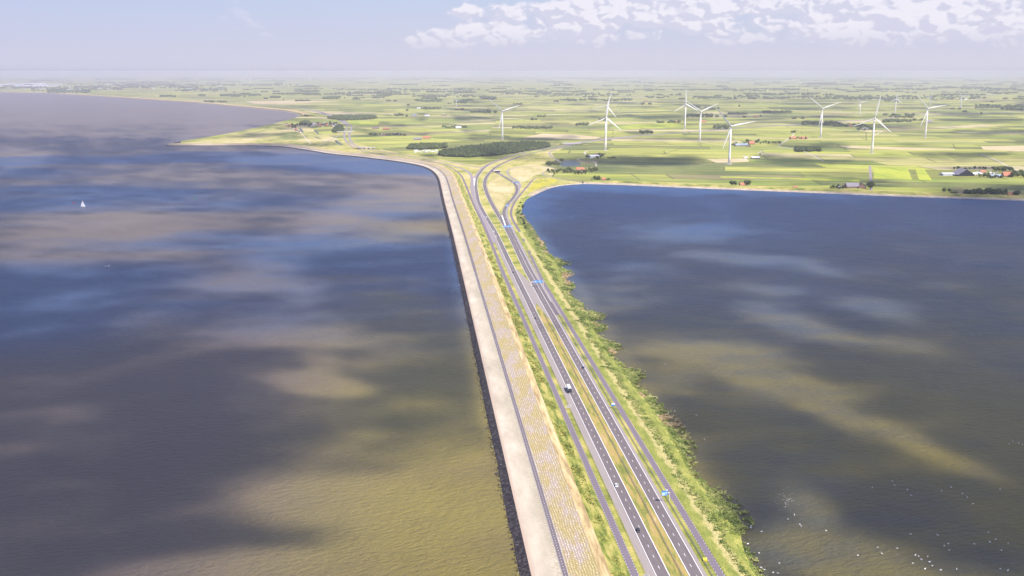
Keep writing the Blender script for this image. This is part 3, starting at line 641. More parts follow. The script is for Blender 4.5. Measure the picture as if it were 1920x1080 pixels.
for _ in range(5200):
    s = random.uniform(-160, 900); o = random.uniform(-32.3, -24.5); x = L(s, o)
    if mnoise.noise(x*.05) < -.05: continue
    sc_.append((x, 3.0+max(0, (-21.5-o))*.36, .9))
tufts('bank_scrub', sc_, 0, .8, M['bank'], 'tall rough grass and weeds on the inner dike bank')

# ------------------------------------------------------------------ trees
def make_crown(seed, r, h, nleaf, lump=.35):
    rnd = random.Random(seed); bm = bmesh.new(); bmesh.ops.create_icosphere(bm, subdivisions=2, radius=1)
    off = Vector((seed*3.1, seed*1.7, 0))
    for v in bm.verts:
        d = v.co.normalized(); k_ = .78+lump*mnoise.noise(d*1.6+off)+.15*mnoise.noise(d*4+off)
        v.co = Vector((d.x*r*k_, d.y*r*k_, d.z*h*.5*k_))
    V = [tuple(v.co+Vector((0, 0, h*.5))) for v in bm.verts]; F = [tuple(v.index for v in fc.verts) for fc in bm.faces]; bm.free()
    for _ in range(nleaf):
        d = Vector((rnd.gauss(0, 1), rnd.gauss(0, 1), rnd.gauss(0, 1))).normalized(); k_ = (.85+lump*1.2*mnoise.noise(d*1.6+off)+.2*mnoise.noise(d*4+off))*rnd.uniform(.85, 1.15)
        c = Vector((d.x*r*k_, d.y*r*k_, d.z*h*.5*k_+h*.5)); a = Vector((rnd.gauss(0, 1), rnd.gauss(0, 1), rnd.gauss(0, 1))).normalized(); b = a.orthogonal().normalized(); s = r*rnd.uniform(.07, .16)
        i = len(V); V += [tuple(c-a*s), tuple(c+b*s), tuple(c+a*s), tuple(c-b*s*.8)]; F.append((i, i+1, i+2, i+3))
    return V, F
def tree_proto(seed, name, r, h, trunk_h, m):
    root = empty(name, (0, 0, -500))
    V, F = make_crown(seed, r, h, 260); V = [(x, y, z+trunk_h) for x, y, z in V]
    mesh_obj('crown', V, F, m, root)
    tb = MB(); tb.tube((0, 0, -.2), (0, 0, trunk_h+h*.45), r*.09, r*.04, 6)
    for q in range(4):
        a = q*1.6+seed; tb.tube((0, 0, trunk_h+.3), (math.cos(a)*r*.55, math.sin(a)*r*.55, trunk_h+h*.5), r*.045, r*.015, 5)
    tb.build('trunk', M['trunk'], root)
    return root
def copy_tree(o, parent=None):
    c = o.copy(); COL.objects.link(c); c.parent = parent
    for ch in list(o.children): copy_tree(ch, c)
    return c
TP = [tree_proto(1, 'tree', 4.2, 8, 2.0, M['leaf']), tree_proto(2, 'tree', 5.0, 9, 1.6, M['leaf']), tree_proto(3, 'tree', 3.4, 8.5, 2.2, M['leaf']), tree_proto(5, 'tree', 4.6, 7, 1.4, M['leaf2'])]
BP = tree_proto(9, 'bush', 3.2, 4.2, .15, M['leaf2']); BP2 = tree_proto(11, 'bush', 3.0, 4.0, .15, M['leaf'])
def plant(proto, p, sc, label, cat, group, base_z=3.0):
    o = copy_tree(proto); o.location = (p.x, p.y, base_z); o.rotation_euler = (0, 0, random.uniform(0, 6.28)); s = sc*random.uniform(.85, 1.15); o.scale = (s*random.uniform(.9, 1.15), s*random.uniform(.9, 1.1), s*random.uniform(.9, 1.1))
    return prop(o, label, cat, group)
def grove(x0, x1, y0, y1, n, sc, label, group, light=.15, bush=False):
    """n trees on the ground between photo columns x0..x1 and rows y0..y1 (their feet)"""
    for i in range(n):
        x = x0+(x1-x0)*((i+random.random())/n); y = random.uniform(y0, y1)
        pr = (BP if random.random() < .5 else BP2) if bush else (TP[3] if random.random() < light else random.choice(TP[:3]))
        plant(pr, P(x, y), sc, label, 'bush' if bush else 'tree', group)
G = [
 (1556,1584,352,355,9,.75,'low garden tree around the lakeside farm with grey barns','trees at the lakeside farm'),
 (1765,1781,360,361,2,1.0,'lone round tree on the lakeshore meadow, left of the long tree belt','lone trees on the lakeshore'),
 (1783,1796,365,366,5,.8,'tree beside the pinkish shed on the lake coast','trees by the pinkish shed'),
 (1808,1886,363,368,26,1.25,'tree in the long dark belt on the lake coast at far right','tree belt on the lake coast'),
 (1900,1913,366,367.5,4,1.2,'tree right of the small orange house at the far right coast','trees by the orange coast house'),
 (1370,1381,347,349,4,1.1,'tree left of the red roofed house on the lake coast','trees left of the red coast house'),
 (1397,1406,348,349,4,1.1,'tree right of the red roofed house on the lake coast','trees right of the red coast house'),
 (1115,1126,337,338,5,.9,'grey green bush left of the small orange house near the flower field','bushes left of the small orange house'),
 (1134,1146,337.6,338.4,3,.6,'low bush right of the small orange house near the flower field','bushes right of the small orange house'),
 (1025,1048,306,312,13,1.0,'tree on the bank left of the pond','trees left of the pond'),
 (1050,1056,302,304,3,1.0,'pale green tree at the upper left corner of the pond','trees at the pond corner'),
 (1026,1053,321,325,9,.8,'small tree in the row left of the farm below the pond','row of small trees below the pond'),
 (1058,1074,320,325,9,1.1,'tree left of the orange roofed farm below the pond','trees left of the pond farm'),
 (1074,1100,323,328,12,.95,'tree in front of the orange roofed farm below the pond','trees before the pond farm'),
 (1103,1120,321,325,7,1.15,'tree right of the orange roofed farm below the pond','trees right of the pond farm'),
 (1099,1104,295,298,3,1.0,'tree left of the white farm sheds near the nearest left turbine','trees left of the white sheds'),
 (1118,1130,291,298,8,1.0,'tree right of the white farm sheds near the nearest left turbine','trees right of the white sheds'),
 (1138,1156,297,298.5,7,.7,'shrubby tree in the meadow right of the white sheds','trees in the meadow by the sheds'),
 (1372,1400,270,275,9,.9,'tree among the blue grey sheds behind the near middle turbine','trees among the blue grey sheds'),
 (1398,1426,266,271,12,1.2,'tree around the red roofed farm behind the blue grey sheds','trees around the red roofed farm'),
 (1430,1466,267,270,12,.8,'tree in the thin row right of the red roofed farm','thin tree row'),
 (1491,1538,280,285.5,30,1.25,'tree in the dark oblong copse between two turbines','oblong copse'),
 (1200,1223,248,252,14,1.3,'tree in the small copse beside the eastern motorway','small copse by the motorway'),
 (1080,1104,233,236,10,1.3,'tree in the small copse left of the overlapping turbines','copse left of the overlapping turbines'),
 (1483,1491,248,250,4,1.2,'tree in the little clump beside the winding track','clump by the winding track'),
 (1480,1514,260,262,10,.9,'tree around the two red roofed farms right of the copse','trees around the two red roofs'),
 (1338,1367,237,242,14,1.2,'tree in the copse behind the near middle turbine blades','copse behind the blades'),
 (1607,1640,241,246,14,1.2,'tree in the copse beside the pale winding track','copse beside the pale track'),
 (1855,1880,333,335,8,.7,'low tree in front of the grey farmhouse at far right','trees before the grey farmhouse'),
 (1835,1856,330,333,6,.8,'low tree right of the big open barn','trees right of the big barn'),
 (1894,1920,326,334,12,1.3,'tall tree right of the orange roofed farm at far right','trees right of the orange farm'),
 (1862,1898,319,322,14,1.2,'tree in the hedge behind the orange roofed farm','hedge behind the orange farm'),
 (1782,1862,317,318.6,10,.8,'round tree in the spaced row behind the big open barn','spaced tree row behind the barn'),
 (961,1036,239,242,26,1.1,'tree in the long thin belt beyond the dark wood','thin belt beyond the wood'),
 (830,874,238,241,12,1.0,'tree in the farmyard belt left of the leftmost big turbine','farmyard belt left of the turbine'),
]
COP = [g for g in G if g[3] <= 243 or g[6].startswith('tree in the dark oblong')]
for g in G:
    if g not in COP: grove(*g)
for x, y, sc in ((1632,355,1.5), (1629,350,1.2)): plant(TP[1], P(x, y), sc, 'big round tree at the corner of the lakeside farm and its lane', 'tree', 'big trees at the farm lane')
lakeb = 'bush on the lake shore where the side road bends'
for x, y in ((973,388),(975,396),(978,403),(977,410),(981,416),(972,402),(970,394),(983,422),(976,381),(986,430),(980,392)): plant(random.choice([BP, BP2, TP[2]]), P(x, y, 2), .85, lakeb, 'bush', 'lake shore bushes', 1.5)
for o in list(TP)+[BP, BP2]:
    for ch in list(o.children): bpy.data.objects.remove(ch)
    bpy.data.objects.remove(o)

def woods(name, blobs, label):
    """a wood that reads as one mass: overlapping lumpy crowns in one mesh"""
    V = []; F = []
    pro = [make_crown(s, 1.0, 2.0, 70, .4) for s in (21, 22, 23)]
    pro = [(np.array(v_), f_) for v_, f_ in pro]
    for (p, r, h) in blobs:
        v_, f_ = random.choice(pro); a = random.uniform(0, 6.28); ca, sa = math.cos(a), math.sin(a)
        q = v_.copy(); x = q[:, 0]*ca-q[:, 1]*sa; y = q[:, 0]*sa+q[:, 1]*ca
        b = len(V); V.extend(zip((x*r+p.x).tolist(), (y*r+p.y).tolist(), (q[:, 2]*h*.5+p.z).tolist())); F.extend([tuple(i+b for i in t_) for t_ in f_])
    o = mesh_obj(name, V, F, M['leaf']); prop(o, label, 'wood', None, 'stuff'); return o
def inside(pt, poly):
    x, y = pt; c = False; j = len(poly)-1
    for i in range(len(poly)):
        if (poly[i][1] > y) != (poly[j][1] > y) and x < (poly[j][0]-poly[i][0])*(y-poly[i][1])/(poly[j][1]-poly[i][1])+poly[i][0]: c = not c
        j = i
    return c
def fill(poly_px, step, r, h):
    pw = [P(x, y) for x, y in poly_px]; pl = [(p.x, p.y) for p in pw]; xs = [p[0] for p in pl]; ys = [p[1] for p in pl]; out = []
    x = min(xs)
    while x < max(xs):
        y = min(ys)
        while y < max(ys):
            q = (x+random.uniform(-.5, .5)*step, y+random.uniform(-.5, .5)*step)
            if inside(q, pl): out.append((Vector((q[0], q[1], 2.5)), r*random.uniform(.6, 1.35), h*random.uniform(.6, 1.2)))
            y += step
        x += step
    return out
woods('dark_wood', fill([(820,291),(836,294),(880,295.5),(925,292.5),(965,288),(1000,281.5),(1031,276),(1029,272),(990,270.5),(940,272.5),(890,278),(850,283),(832,287)], 8, 6.5, 14), 'dense dark wood beside the motorway interchange')
woods('small_wood', fill([(764,280),(790,281),(838,278),(836,274),(800,273),(770,275)], 8, 6.5, 13), 'small dark wood left of the dense wood, behind the caravan park')
woods('village_wood', fill([(612,222),(640,218),(700,219),(708,221.5),(690,224),(655,226),(640,226)], 14, 9, 13), 'dark wood behind the village beside the northern motorway')
woods('roadside_grove', fill([(624,248),(628,241),(636,236),(642,238),(643,247),(636,249)], 8, 7, 13), 'dark grove beside the overpass near the village')
woods('village_grove', fill([(562,233),(570,228),(580,229),(580,233),(572,235)], 8, 6, 12), 'round grove at the seaward edge of the village')
for g in COP:
    x0_, x1_, y0_, y1_, n_, s_, lb_, gr_ = g
    woods('copse', [(P(x0_+(x1_-x0_)*((i+random.random())/(n_*2)), random.uniform(y0_, y1_), 2.5), 5.5*s_*random.uniform(.7, 1.25), 10*s_*random.uniform(.75, 1.2)) for i in range(n_*2)], lb_.replace('tree in the', 'trees of the').replace('tree around', 'trees around'))
# far belts: those seen singly, then the farmland's hedges and copses fading into the haze
FB = [(1500,1640,181,186),(1560,1680,184,187),(1620,1850,180,186.5),(1286,1367,216,220),(1367,1400,214,217),(1425,1483,210,212),(1394,1428,219,221),(1227,1248,229,231),(1254,1276,229,231),(1315,1327,228,229.5),(1202,1220,195,197),(1327,1348,204,206),(1504,1578,230,235),(1564,1627,236,239),(1653,1716,216,221),(1655,1728,226,230),(1828,1920,198,203),(1862,1920,204,208),
      (883,931,210,212.5),(740,765,216,219),(838,852,217,219),(790,828,203,207),(780,828,188,191),(840,875,192,195),(900,930,182,186),(866,888,188,190),(1050,1185,186,190),(1015,1160,176,180),(990,1100,171,173),(1300,1480,182,186),(1260,1380,168,170),(1360,1500,167,170),(1395,1560,175,178),(750,900,167,170),(800,884,171.5,173.5),(415,490,178,181.5),(505,525,182,184),(530,660,175,178),(562,600,170,172),(600,635,183,186),(650,750,173,176),(585,605,203,205),(630,645,202.5,204),(555,580,189,190.5),(300,330,180,182),(367,385,179,181),(380,425,191,193),
      (0,60,160,166),(60,140,163,171),(140,230,160,169),(230,330,160,166),(330,425,166,172),(300,420,158,162),(180,300,154,157),(90,170,170,175),(420,560,158,161),(1500,1600,158,160),(1640,1760,166,169),(1750,1860,163,166),(1838,1920,166,171)]
bl = []
OUT2D = [(p.x, p.y) for p in outline[::3]]
def belt(x0, x1, y0, y1):
    a = P(x0, (y0+y1)/2); b = P(x1, (y0+y1)/2); ln = (b-a).length; dep = (P(x0, y0)-P(x0, y1)).length
    r = 9+ln*.004+a.y*.0006; n = min(260, int(ln*dep/(r*r*3.2))+int(ln/(r*1.3)))
    for _ in range(n):
        x = random.uniform(x0, x1); y = random.uniform(y0, y1); p = P(x, y, 2.5)
        if not inside((p.x, p.y), OUT2D): continue
        if mnoise.noise(p*.006) < -.02 or random.random() < .25: continue
        bl.append((p, r*random.uniform(.45, 1.2), random.uniform(8, 15)+a.y*.0003))
for b in FB: belt(*b)
for _ in range(560):
    y = 133+ (13+ (80)*random.random()**1.9); x = random.uniform(430 if y > 166 else 0, 1920)
    if y > 190 and random.random() < .72: continue
    wdt = random.uniform(6, 60)*(.5 if y > 185 else 1)
    belt(x, x+wdt, y, y+random.uniform(.15, .6))
woods('far_woods', bl, 'far woods, hedges and farm groves fading into the haze')

# ------------------------------------------------------------------ buildings
def house(name, p, w_, d, hw, hr, rz, wall, roof, label, cat='house', group=None, windows=2, door=True, chimney=False, ridge='x', base_z=3.0):
    """gabled building; ridge runs along local x"""
    r = empty(name, (p.x, p.y, base_z), rz, label, cat, group)
    b = MB(); b.prism([(-d/2, 0), (d/2, 0), (d/2, hw), (0, hw+hr), (-d/2, hw)], -w_/2, w_/2); b.build('wall', wall, r)
    rf = MB(); ov = .5; th = .35; sl_ = hr/(d/2)
    prof = [(-d/2-ov, hw-ov*sl_+.06), (0, hw+hr+.06), (d/2+ov, hw-ov*sl_+.06), (d/2+ov, hw-ov*sl_+.06+th), (0, hw+hr+.06+th), (-d/2-ov, hw-ov*sl_+.06+th)]
    rf.prism(prof, -w_/2-ov, w_/2+ov); ro = rf.build('roof', roof, r)
    if chimney: MB().box(w_*.22, w_*.22+.9, -.45, .45, hw+hr*.7, hw+hr+1.3).build('chimney', M['brick'], ro)
    for i in range(windows):
        x = -w_/2+w_*(i+.6)/(windows+.6)
        wn_ = MB().box(x-.7, x+.7, -d/2-.06, -d/2+.02, 1.0, min(hw-.3, 2.4)).build('window', M['glass'], r)
    if door: MB().box(w_*.32, w_*.32+ (1.1 if w_ < 16 else 4), -d/2-.07, -d/2+.02, 0, min(hw-.25, 2.1 if w_ < 16 else 3.6)).build('door', M['dark'], r)
    return r
W_, B_ = M['cream'], M['brick']
# lakeside farm
house('barn', P(1597,352), 30, 20, 4, 7.5, .05, B_, M['roofgrey'], 'long grey roofed barn of the lakeside farm', 'barn', windows=4)
house('barn', P(1615,352.5), 20, 17, 3.5, 8, 1.45, B_, M['roofbrown'], 'brown roofed barn standing next to the big tree at the lakeside farm', 'barn')
house('shed', P(1576,353.5), 12, 8, 2.6, 3, .2, W_, M['roofgrey'], 'small grey shed at the left end of the lakeside farm', 'shed', windows=1)
house('farmhouse', P(1585,351), 11, 9, 3, 4.5, .1, W_, M['roofbrown'], 'pale farmhouse between the small shed and the long grey barn', 'house', chimney=True)
# big farm at far right
house('shed', P(1775.5,328.5), 30, 22, 4, 2.5, .02, M['roofwhite'], M['roofwhite'], 'long white flat roofed shed left of the big barn', 'shed', windows=0)
house('open_barn', P(1804.5,329), 34, 46, 3.5, 14, math.pi/2+.12, M['dark'], M['roofgrey'], 'huge grey gabled barn with a dark open front', 'barn', windows=0, door=False)  # closed dark walls stand for the shade behind the open front
house('house', P(1827,328.5), 11, 9, 3, 4, .1, W_, M['roofwhite'], 'pale house just right of the huge barn', windows=2)
house('house', P(1842,324), 14, 10, 3, 4, .0, W_, M['rooforange'], 'low house with a red roof behind the hedge, right of the huge barn')
house('farmhouse', P(1866,332.8), 28, 12, 3, 5, .03, W_, M['roofblue'], 'long blue grey roofed farmhouse in front of the right-hand farm', windows=5, chimney=True)
house('farmhouse', P(1888,331), 24, 18, 3, 9, .0, B_, M['rooforange'], 'bright orange roofed farmhouse at far right', windows=3, chimney=True)
for i, x in enumerate((1833, 1838, 1856, 1862, 1870)): house('shed', P(x, 325.5+(i % 2)*1.5), 8, 6, 2.4, 2, .3*i, W_, M['roofwhite'], 'small pale shed in the yard between the huge barn and the orange farmhouse', 'shed', 'sheds in the farmyard', windows=0)
# coast houses
house('house', P(1131.6,338), 9, 8, 2.6, 4, .1, B_, M['rooforange'], 'small orange roofed house on the lake dike beside the grey bushes')
house('house', P(1391,348.5), 11, 9, 3, 4.5, .15, B_, M['rooforange'], 'red roofed house between two clumps of trees on the lake coast', chimney=True)
house('house', P(1491,352.2), 10, 6, 2.2, 2, .1, B_, M['rooforange'], 'tiny reddish house alone behind the lake dike')
house('shed', P(1803.5,366), 20, 8, 2.6, 2.5, .0, W_, M['brick'], 'low pinkish shed behind the lake dike left of the tree belt', 'shed')
house('house', P(1893.5,367), 11, 8, 2.6, 4, .1, B_, M['rooforange'], 'small orange roofed house at the far right end of the coast')
# pond farm, white sheds
house('farmhouse', P(1088,320), 22, 14, 3, 6, .03, B_, M['rooforange'], 'orange roofed farmhouse among trees below the pond', windows=3)
house('house', P(1090,324.5), 10, 8, 2.6, 3.5, .5, W_, M['roofbrown'], 'small brown roofed house in front of the farm below the pond')
house('shed', P(1112,294.5), 40, 16, 3.5, 3, .02, W_, M['roofwhite'], 'long white roofed shed of the farm by the left turbine', 'shed', windows=0)
house('shed', P(1108,297), 16, 9, 3, 2.5, .02, W_, M['roofwhite'], 'small white shed in front of the long white roofed shed', 'shed')
house('barn', P(1122,291.5), 26, 14, 3, 4, .05, B_, M['roofbrown'], 'brown barn behind the long white roofed shed', 'barn')
# middle farms
house('barn', P(1383,274), 20, 14, 3.5, 6, .2, B_, M['roofblue'], 'left blue grey barn behind the near middle turbine', 'barn')
house('barn', P(1395,274), 22, 15, 3.5, 7, -.2, B_, M['roofblue'], 'middle blue grey barn behind the near middle turbine', 'barn')
house('barn', P(1404,275), 16, 12, 3.5, 6, 1.4, B_, M['roofblue'], 'right blue grey barn behind the near middle turbine', 'barn')
house('farmhouse', P(1409,270.5), 20, 15, 3, 9, .1, B_, M['rooforange'], 'tall orange roofed farmhouse behind the blue grey barns')
house('farmhouse', P(1487,260.5), 26, 14, 3, 6, .0, B_, M['rooforange'], 'left of the two orange roofed farms beside the winding track')
house('farmhouse', P(1506,260.5), 32, 14, 3, 6, .0, B_, M['rooforange'], 'right of the two orange roofed farms beside the winding track')
house('shed', P(1398,297), 14, 8, 3, 2, .1, W_, M['roofwhite'], 'small white shed alone in the field behind the near turbine', 'shed')
house('barn', P(1416,297.5), 26, 12, 3, 3.5, .1, M['dark'], M['roofwhite'], 'white roofed barn in the field right of the small white shed', 'barn')
MIDF = [(1622,243,'roofgrey','grey barn in the copse beside the pale track'),(1595,237,'rooforange','red roofed farm left of the nearest right-hand turbine'),(1318,229,'rooforange','red roofed farm behind the two overlapping middle turbines'),(1264,229.5,'rooforange','red roofed farm left of the middle turbines'),(1418,220,'rooforange','red roofed farm far behind the near middle turbine'),(1455,211,'rooforange','farm with a red roof in the far tree row'),(1210,191,'rooforange','far red roofed farm right of the left turbine pair'),(898,210,'rooforange','red roofed farm between the small distant turbines and the wood'),
        (777,217.5,'roofblue','long blue roofed barn far left of the turbines'),(801,218,'roofwhite','white shed right of the long blue roofed barn'),(833,217,'roofbrown','brown barn right of the white shed'),(786,204,'roofwhite','white farm above the blue roofed barn'),(800,259.5,'rooforange','orange barn behind the small wood'),(783,262,'roofgrey','grey barn left of the orange barn behind the small wood'),(859,240.5,'roofwhite','white farmhouse in the belt left of the leftmost big turbine'),(724,243,'rooforange','red roofed farm in the field right of the northern motorway'),(704,241.5,'roofbrown','brown farm left of the red roofed farm near the northern motorway'),(1810,187,'roofwhite','white shed beneath the far wood belt at right'),(745,253.5,'roofwhite','white farm in the hedge row near the bridge'),(724,254,'roofbrown','brown farmhouse in the hedge row near the bridge'),(1742,229,'roofgrey','grey farm in the trees right of the right-hand turbine')]
for x, y, rf, lb in MIDF: house('farmhouse', P(x, y), 30, 14, 3, 6, random.uniform(-.2, .2), B_ if rf != 'roofwhite' else W_, M[rf], lb, 'farm', windows=2)
# village
vp = [house('village_house', P(600,234), 11, 8, 3, 5, .1, B_, M['rooforange'], 'small orange roofed house in the village behind the point', 'house', 'orange roofed village houses'),
      house('village_house', P(604,236), 12, 8, 3, 4.5, .9, W_, M['roofbrown'], 'small brown roofed house in the village behind the point', 'house', 'brown roofed village houses'),
      house('village_house', P(608,233), 13, 9, 3, 4, 1.5, W_, M['roofwhite'], 'small pale roofed house in the village behind the point', 'house', 'pale roofed village houses')]
vs = [(random.uniform(576, 632), random.uniform(232, 238)) for _ in range(34)]+[(534+i*2.6+random.uniform(-1, 3), 233.5+i*1.5+random.uniform(-1.5, 1)) for i in range(11)]
for i, (x, y) in enumerate(vs):
    o = copy_tree(vp[random.choice((0, 0, 1, 1, 2))]); p = P(x, y); o.location = (p.x, p.y, 3); o.rotation_euler = (0, 0, random.uniform(0, 3.1))
for i in range(26):
    x, y = random.uniform(570, 632), random.uniform(231, 238)
TPv = tree_proto(31, 'tree', 4.6, 8, 1.8, M['leaf'])
for i in range(30):
    x, y = (random.uniform(556, 632), random.uniform(231, 238)) if i < 22 else (random.uniform(540, 556), random.uniform(233, 243))
    plant(TPv, P(x, y), 1.2, 'tree between the houses of the village behind the point', 'tree', 'village trees')
for i in range(24):
    x = random.uniform(690, 760); plant(TPv, P(x, 253+random.uniform(0, 2)), 1.0, 'tree in the hedge row right of the road bridge', 'tree', 'hedge row trees')
for ch in list(TPv.children): bpy.data.objects.remove(ch)
bpy.data.objects.remove(TPv)
# caravans
cv = empty('caravan', P(780,283)); b = MB(); b.prism([(-3.4, .6), (3.4, .6), (3.4, 2.4), (2.9, 2.9), (-3.1, 2.9), (-3.4, 2.5)], -1.25, 1.25); b.build('body', M['car_white'], cv)
MB().box(1.252, 1.27, -2, 1.6, 1.6, 2.3).build('window', M['glass'], cv)
for s_ in (-1, 1): MB().tube((s_*1.1, 0, .38), (s_*1.28, 0, .38), .36, n=10).build('wheel', M['dark'], cv)
prop(cv, 'white caravan on the park between the two dark woods', 'caravan', 'caravans on the park')
for i in range(70):
    o = copy_tree(cv); p = P(random.uniform(776, 832), random.uniform(282, 287)); o.location = (p.x, p.y, 3); o.rotation_euler = (0, 0, random.choice((0, .3, 1.4, 1.7)))
# harbour town far left
tb_ = []
for i in range(95):
    big = i < 30
    x = random.uniform(-10, 110) if big else random.uniform(0, 420); y = random.uniform(156.5, 163) if big else random.uniform(157.5, 168.5)
    p = P(x, y); w1, d1, h1 = (random.uniform(90, 260), random.uniform(60, 110), random.uniform(12, 22)) if big else (random.uniform(25, 80), 18, random.uniform(8, 14))
    q = MB(); q.prism([(-d1/2, 0), (d1/2, 0), (d1/2, h1*.75), (0, h1), (-d1/2, h1*.75)], -w1/2, w1/2)
    o = q.build('town_building', M['roofwhite'] if random.random() < (.85 if big else .5) else M['rooforange'] if random.random() < .5 else M['concrete']); o.location = (p.x, p.y, 3)
    prop(o, 'big pale warehouse in the harbour town on the left horizon' if big else 'small distant building in the town on the left horizon', 'warehouse' if big else 'building', 'harbour warehouses' if big else 'distant town buildings')

# ------------------------------------------------------------------ bridges
def bridge(name, p, ln, wd, hgt, rz, label, piers=4):
    r = empty(name, (p.x, p.y, 3.0), rz, label, 'bridge')
    MB().box(-ln/2, ln/2, -wd/2, wd/2, hgt, hgt+1.1).build('deck', M['concrete'], r)
    MB().box(-ln/2, ln/2, -wd/2+.3, wd/2-.3, hgt+1.1, hgt+1.16).build('roadway', M['farroad'], r)
    for s_ in (-1, 1): MB().box(-ln/2, ln/2, s_*wd/2-.12, s_*wd/2+.12, hgt+1.1, hgt+2.1).build('parapet', M['white'], r)
    for i in range(piers):
        x = -ln/2+ln*(i+.5)/piers; MB().box(x-.5, x+.5, -wd/2+.8, wd/2-.8, 0, hgt).build('pier', M['concrete'], r)
    for s_ in (-1, 1): b = MB(); b.prism([(-wd/2, 0), (wd/2, 0), (wd/2, hgt), (-wd/2, hgt)], s_*ln/2, s_*(ln/2+.01)); b.v = [(x if i < 4 else s_*(ln/2+26), y, z if i < 4 else min(z, .1)) for i, (x, y, z) in enumerate(b.v)]; b.build('abutment', M['verge'], r)
    return r
bridge('overpass', P(1072,271.5), 70, 14, 5, .12, 'low concrete overpass carrying the eastern motorway past the wood')
bridge('overpass', P(648,250), 76, 12, 6, .0, 'pale road bridge over the northern motorway near the village')
bridge('overpass', P(687,279.5), 66, 13, 4.5, -.25, 'dark low bridge over the northern motorway near the dike')
r = empty('underpass_portal', P(932,323.5), .3, 'dark underpass portal at the end of the exit road', 'underpass')
MB().box(-9, 9, 0, 12, 4.2, 5.4).build('slab', M['concrete'], r); MB().box(-8.2, 8.2, .3, 12, 0, 4.2).build('passage_shade', M['dark'], r)  # solid dark block stands for the shade inside the underpass
for s_ in (-1, 1): MB().box(s_*9-.8, s_*9+.8, -3, 12, 0, 4.2).build('wing_wall', M['concrete'], r)

# ------------------------------------------------------------------ wind turbines
def turbine(bx, by, hx, hy, tips, label, R=None, thick=1.0):
    base = P(bx, by); hub_h = (by-hy)*mpp(by)*1.0/ (1.0)
    # exact hub height: same ground distance, seen at row hy
    v = hy-540; dist = base.y; ang = math.atan2(FPX*ST+v*CT, FPX*CT-v*ST); hub_h = H-dist*math.tan(ang)-3.0
    px = mpp(by)
    # phase and yaw from the blade tips
    ph = [math.atan2(-(ty-hy), tx-hx) for tx, ty in tips]; rr = [math.hypot(tx-hx, ty-hy) for tx, ty in tips]
    Rm = R if R else max(rr)*px*.99
    ph0 = sum([((a-ph[0]+math.pi) % (2*math.pi))-math.pi - [0, 2*math.pi/3, -2*math.pi/3][min(range(3), key=lambda k_: abs((((a-ph[0])-[0, 2*math.pi/3, -2*math.pi/3][k_]+math.pi) % (2*math.pi))-math.pi))] for a in ph])/len(ph)+ph[0]
    view = math.atan2(base.x, base.y)
    r = empty('wind_turbine', base, -view*.6+.12, label, 'wind turbine', 'white wind turbines')
    rb, rt = 3.1*hub_h/115*thick, 1.7*hub_h/115*thick
    b = MB(); b.lathe([(rb, 0), (rb*.93, hub_h*.2), (rb*.8, hub_h*.5), (rt, hub_h-1.5)], 16); b.build('tower', M['white'], r, True)
    MB().lathe([(rb*2.6, -.3), (rb*2.6, .35), (rb*2.2, .6)], 20).build('foundation', M['concrete'], r)
    k_ = hub_h/115*thick
    b = MB(); b.prism([(-3.2*k_, -1.9*k_), (9*k_, -1.6*k_), (9.4*k_, .8*k_), (8.6*k_, 2.0*k_), (-3.0*k_, 2.2*k_), (-3.8*k_, 0)], -1.9*k_, 1.9*k_, 'x'); b.v = [(x, y, z+hub_h) for x, y, z in b.v]; b.build('nacelle', M['white'], r)
    hy_ = -4.6*k_
    hubo = MB().lathe([(.3*k_, -3.2*k_), (1.4*k_, -2.6*k_), (2.1*k_, -1.2*k_), (2.3*k_, .4*k_), (2.0*k_, 1.4*k_)], 12, (0, 1, 0), (0, hy_, hub_h)).build('hub', M['white'], r, True)
    for q in range(3):
        a = ph0+q*2*math.pi/3; d = Vector((math.cos(a), 0, math.sin(a))); c = Vector((-math.sin(a), 0, math.cos(a)))
        V = []; F = []; prof = [(0, 1.0, 1.0), (.05, 1.0, .95), (.12, 1.7, .75), (.22, 2.25, .55), (.4, 1.8, .38), (.65, 1.25, .24), (.88, .8, .14), (.97, .45, .08), (1.0, .12, .03)]
        for (u, ch, th_) in prof:
            o = Vector((0, hy_, hub_h))+d*(1.2*k_+u*(Rm-1.2*k_)); tw = math.radians(14*(1-u)); cc = c*math.cos(tw)+Vector((0, 1, 0))*math.sin(tw); nn = Vector((0, 1, 0))*math.cos(tw)-c*math.sin(tw)
            ch *= k_*1.05; th_ *= k_
            for (e, g_) in ((-.7, 0), (-.35, 1), (.3, .8), (1.2, 0), (.3, -.8), (-.35, -1)): V.append(tuple(o+cc*(e*ch)+nn*(g_*th_)))
        for i in range(len(prof)-1): F += [(i*6+j, i*6+(j+1) % 6, (i+1)*6+(j+1) % 6, (i+1)*6+j) for j in range(6)]
        F += [(5, 4, 3, 2, 1, 0), tuple(range(len(V)-6, len(V)))]
        mesh_obj('blade', V, F, M['white'], r)
    return r
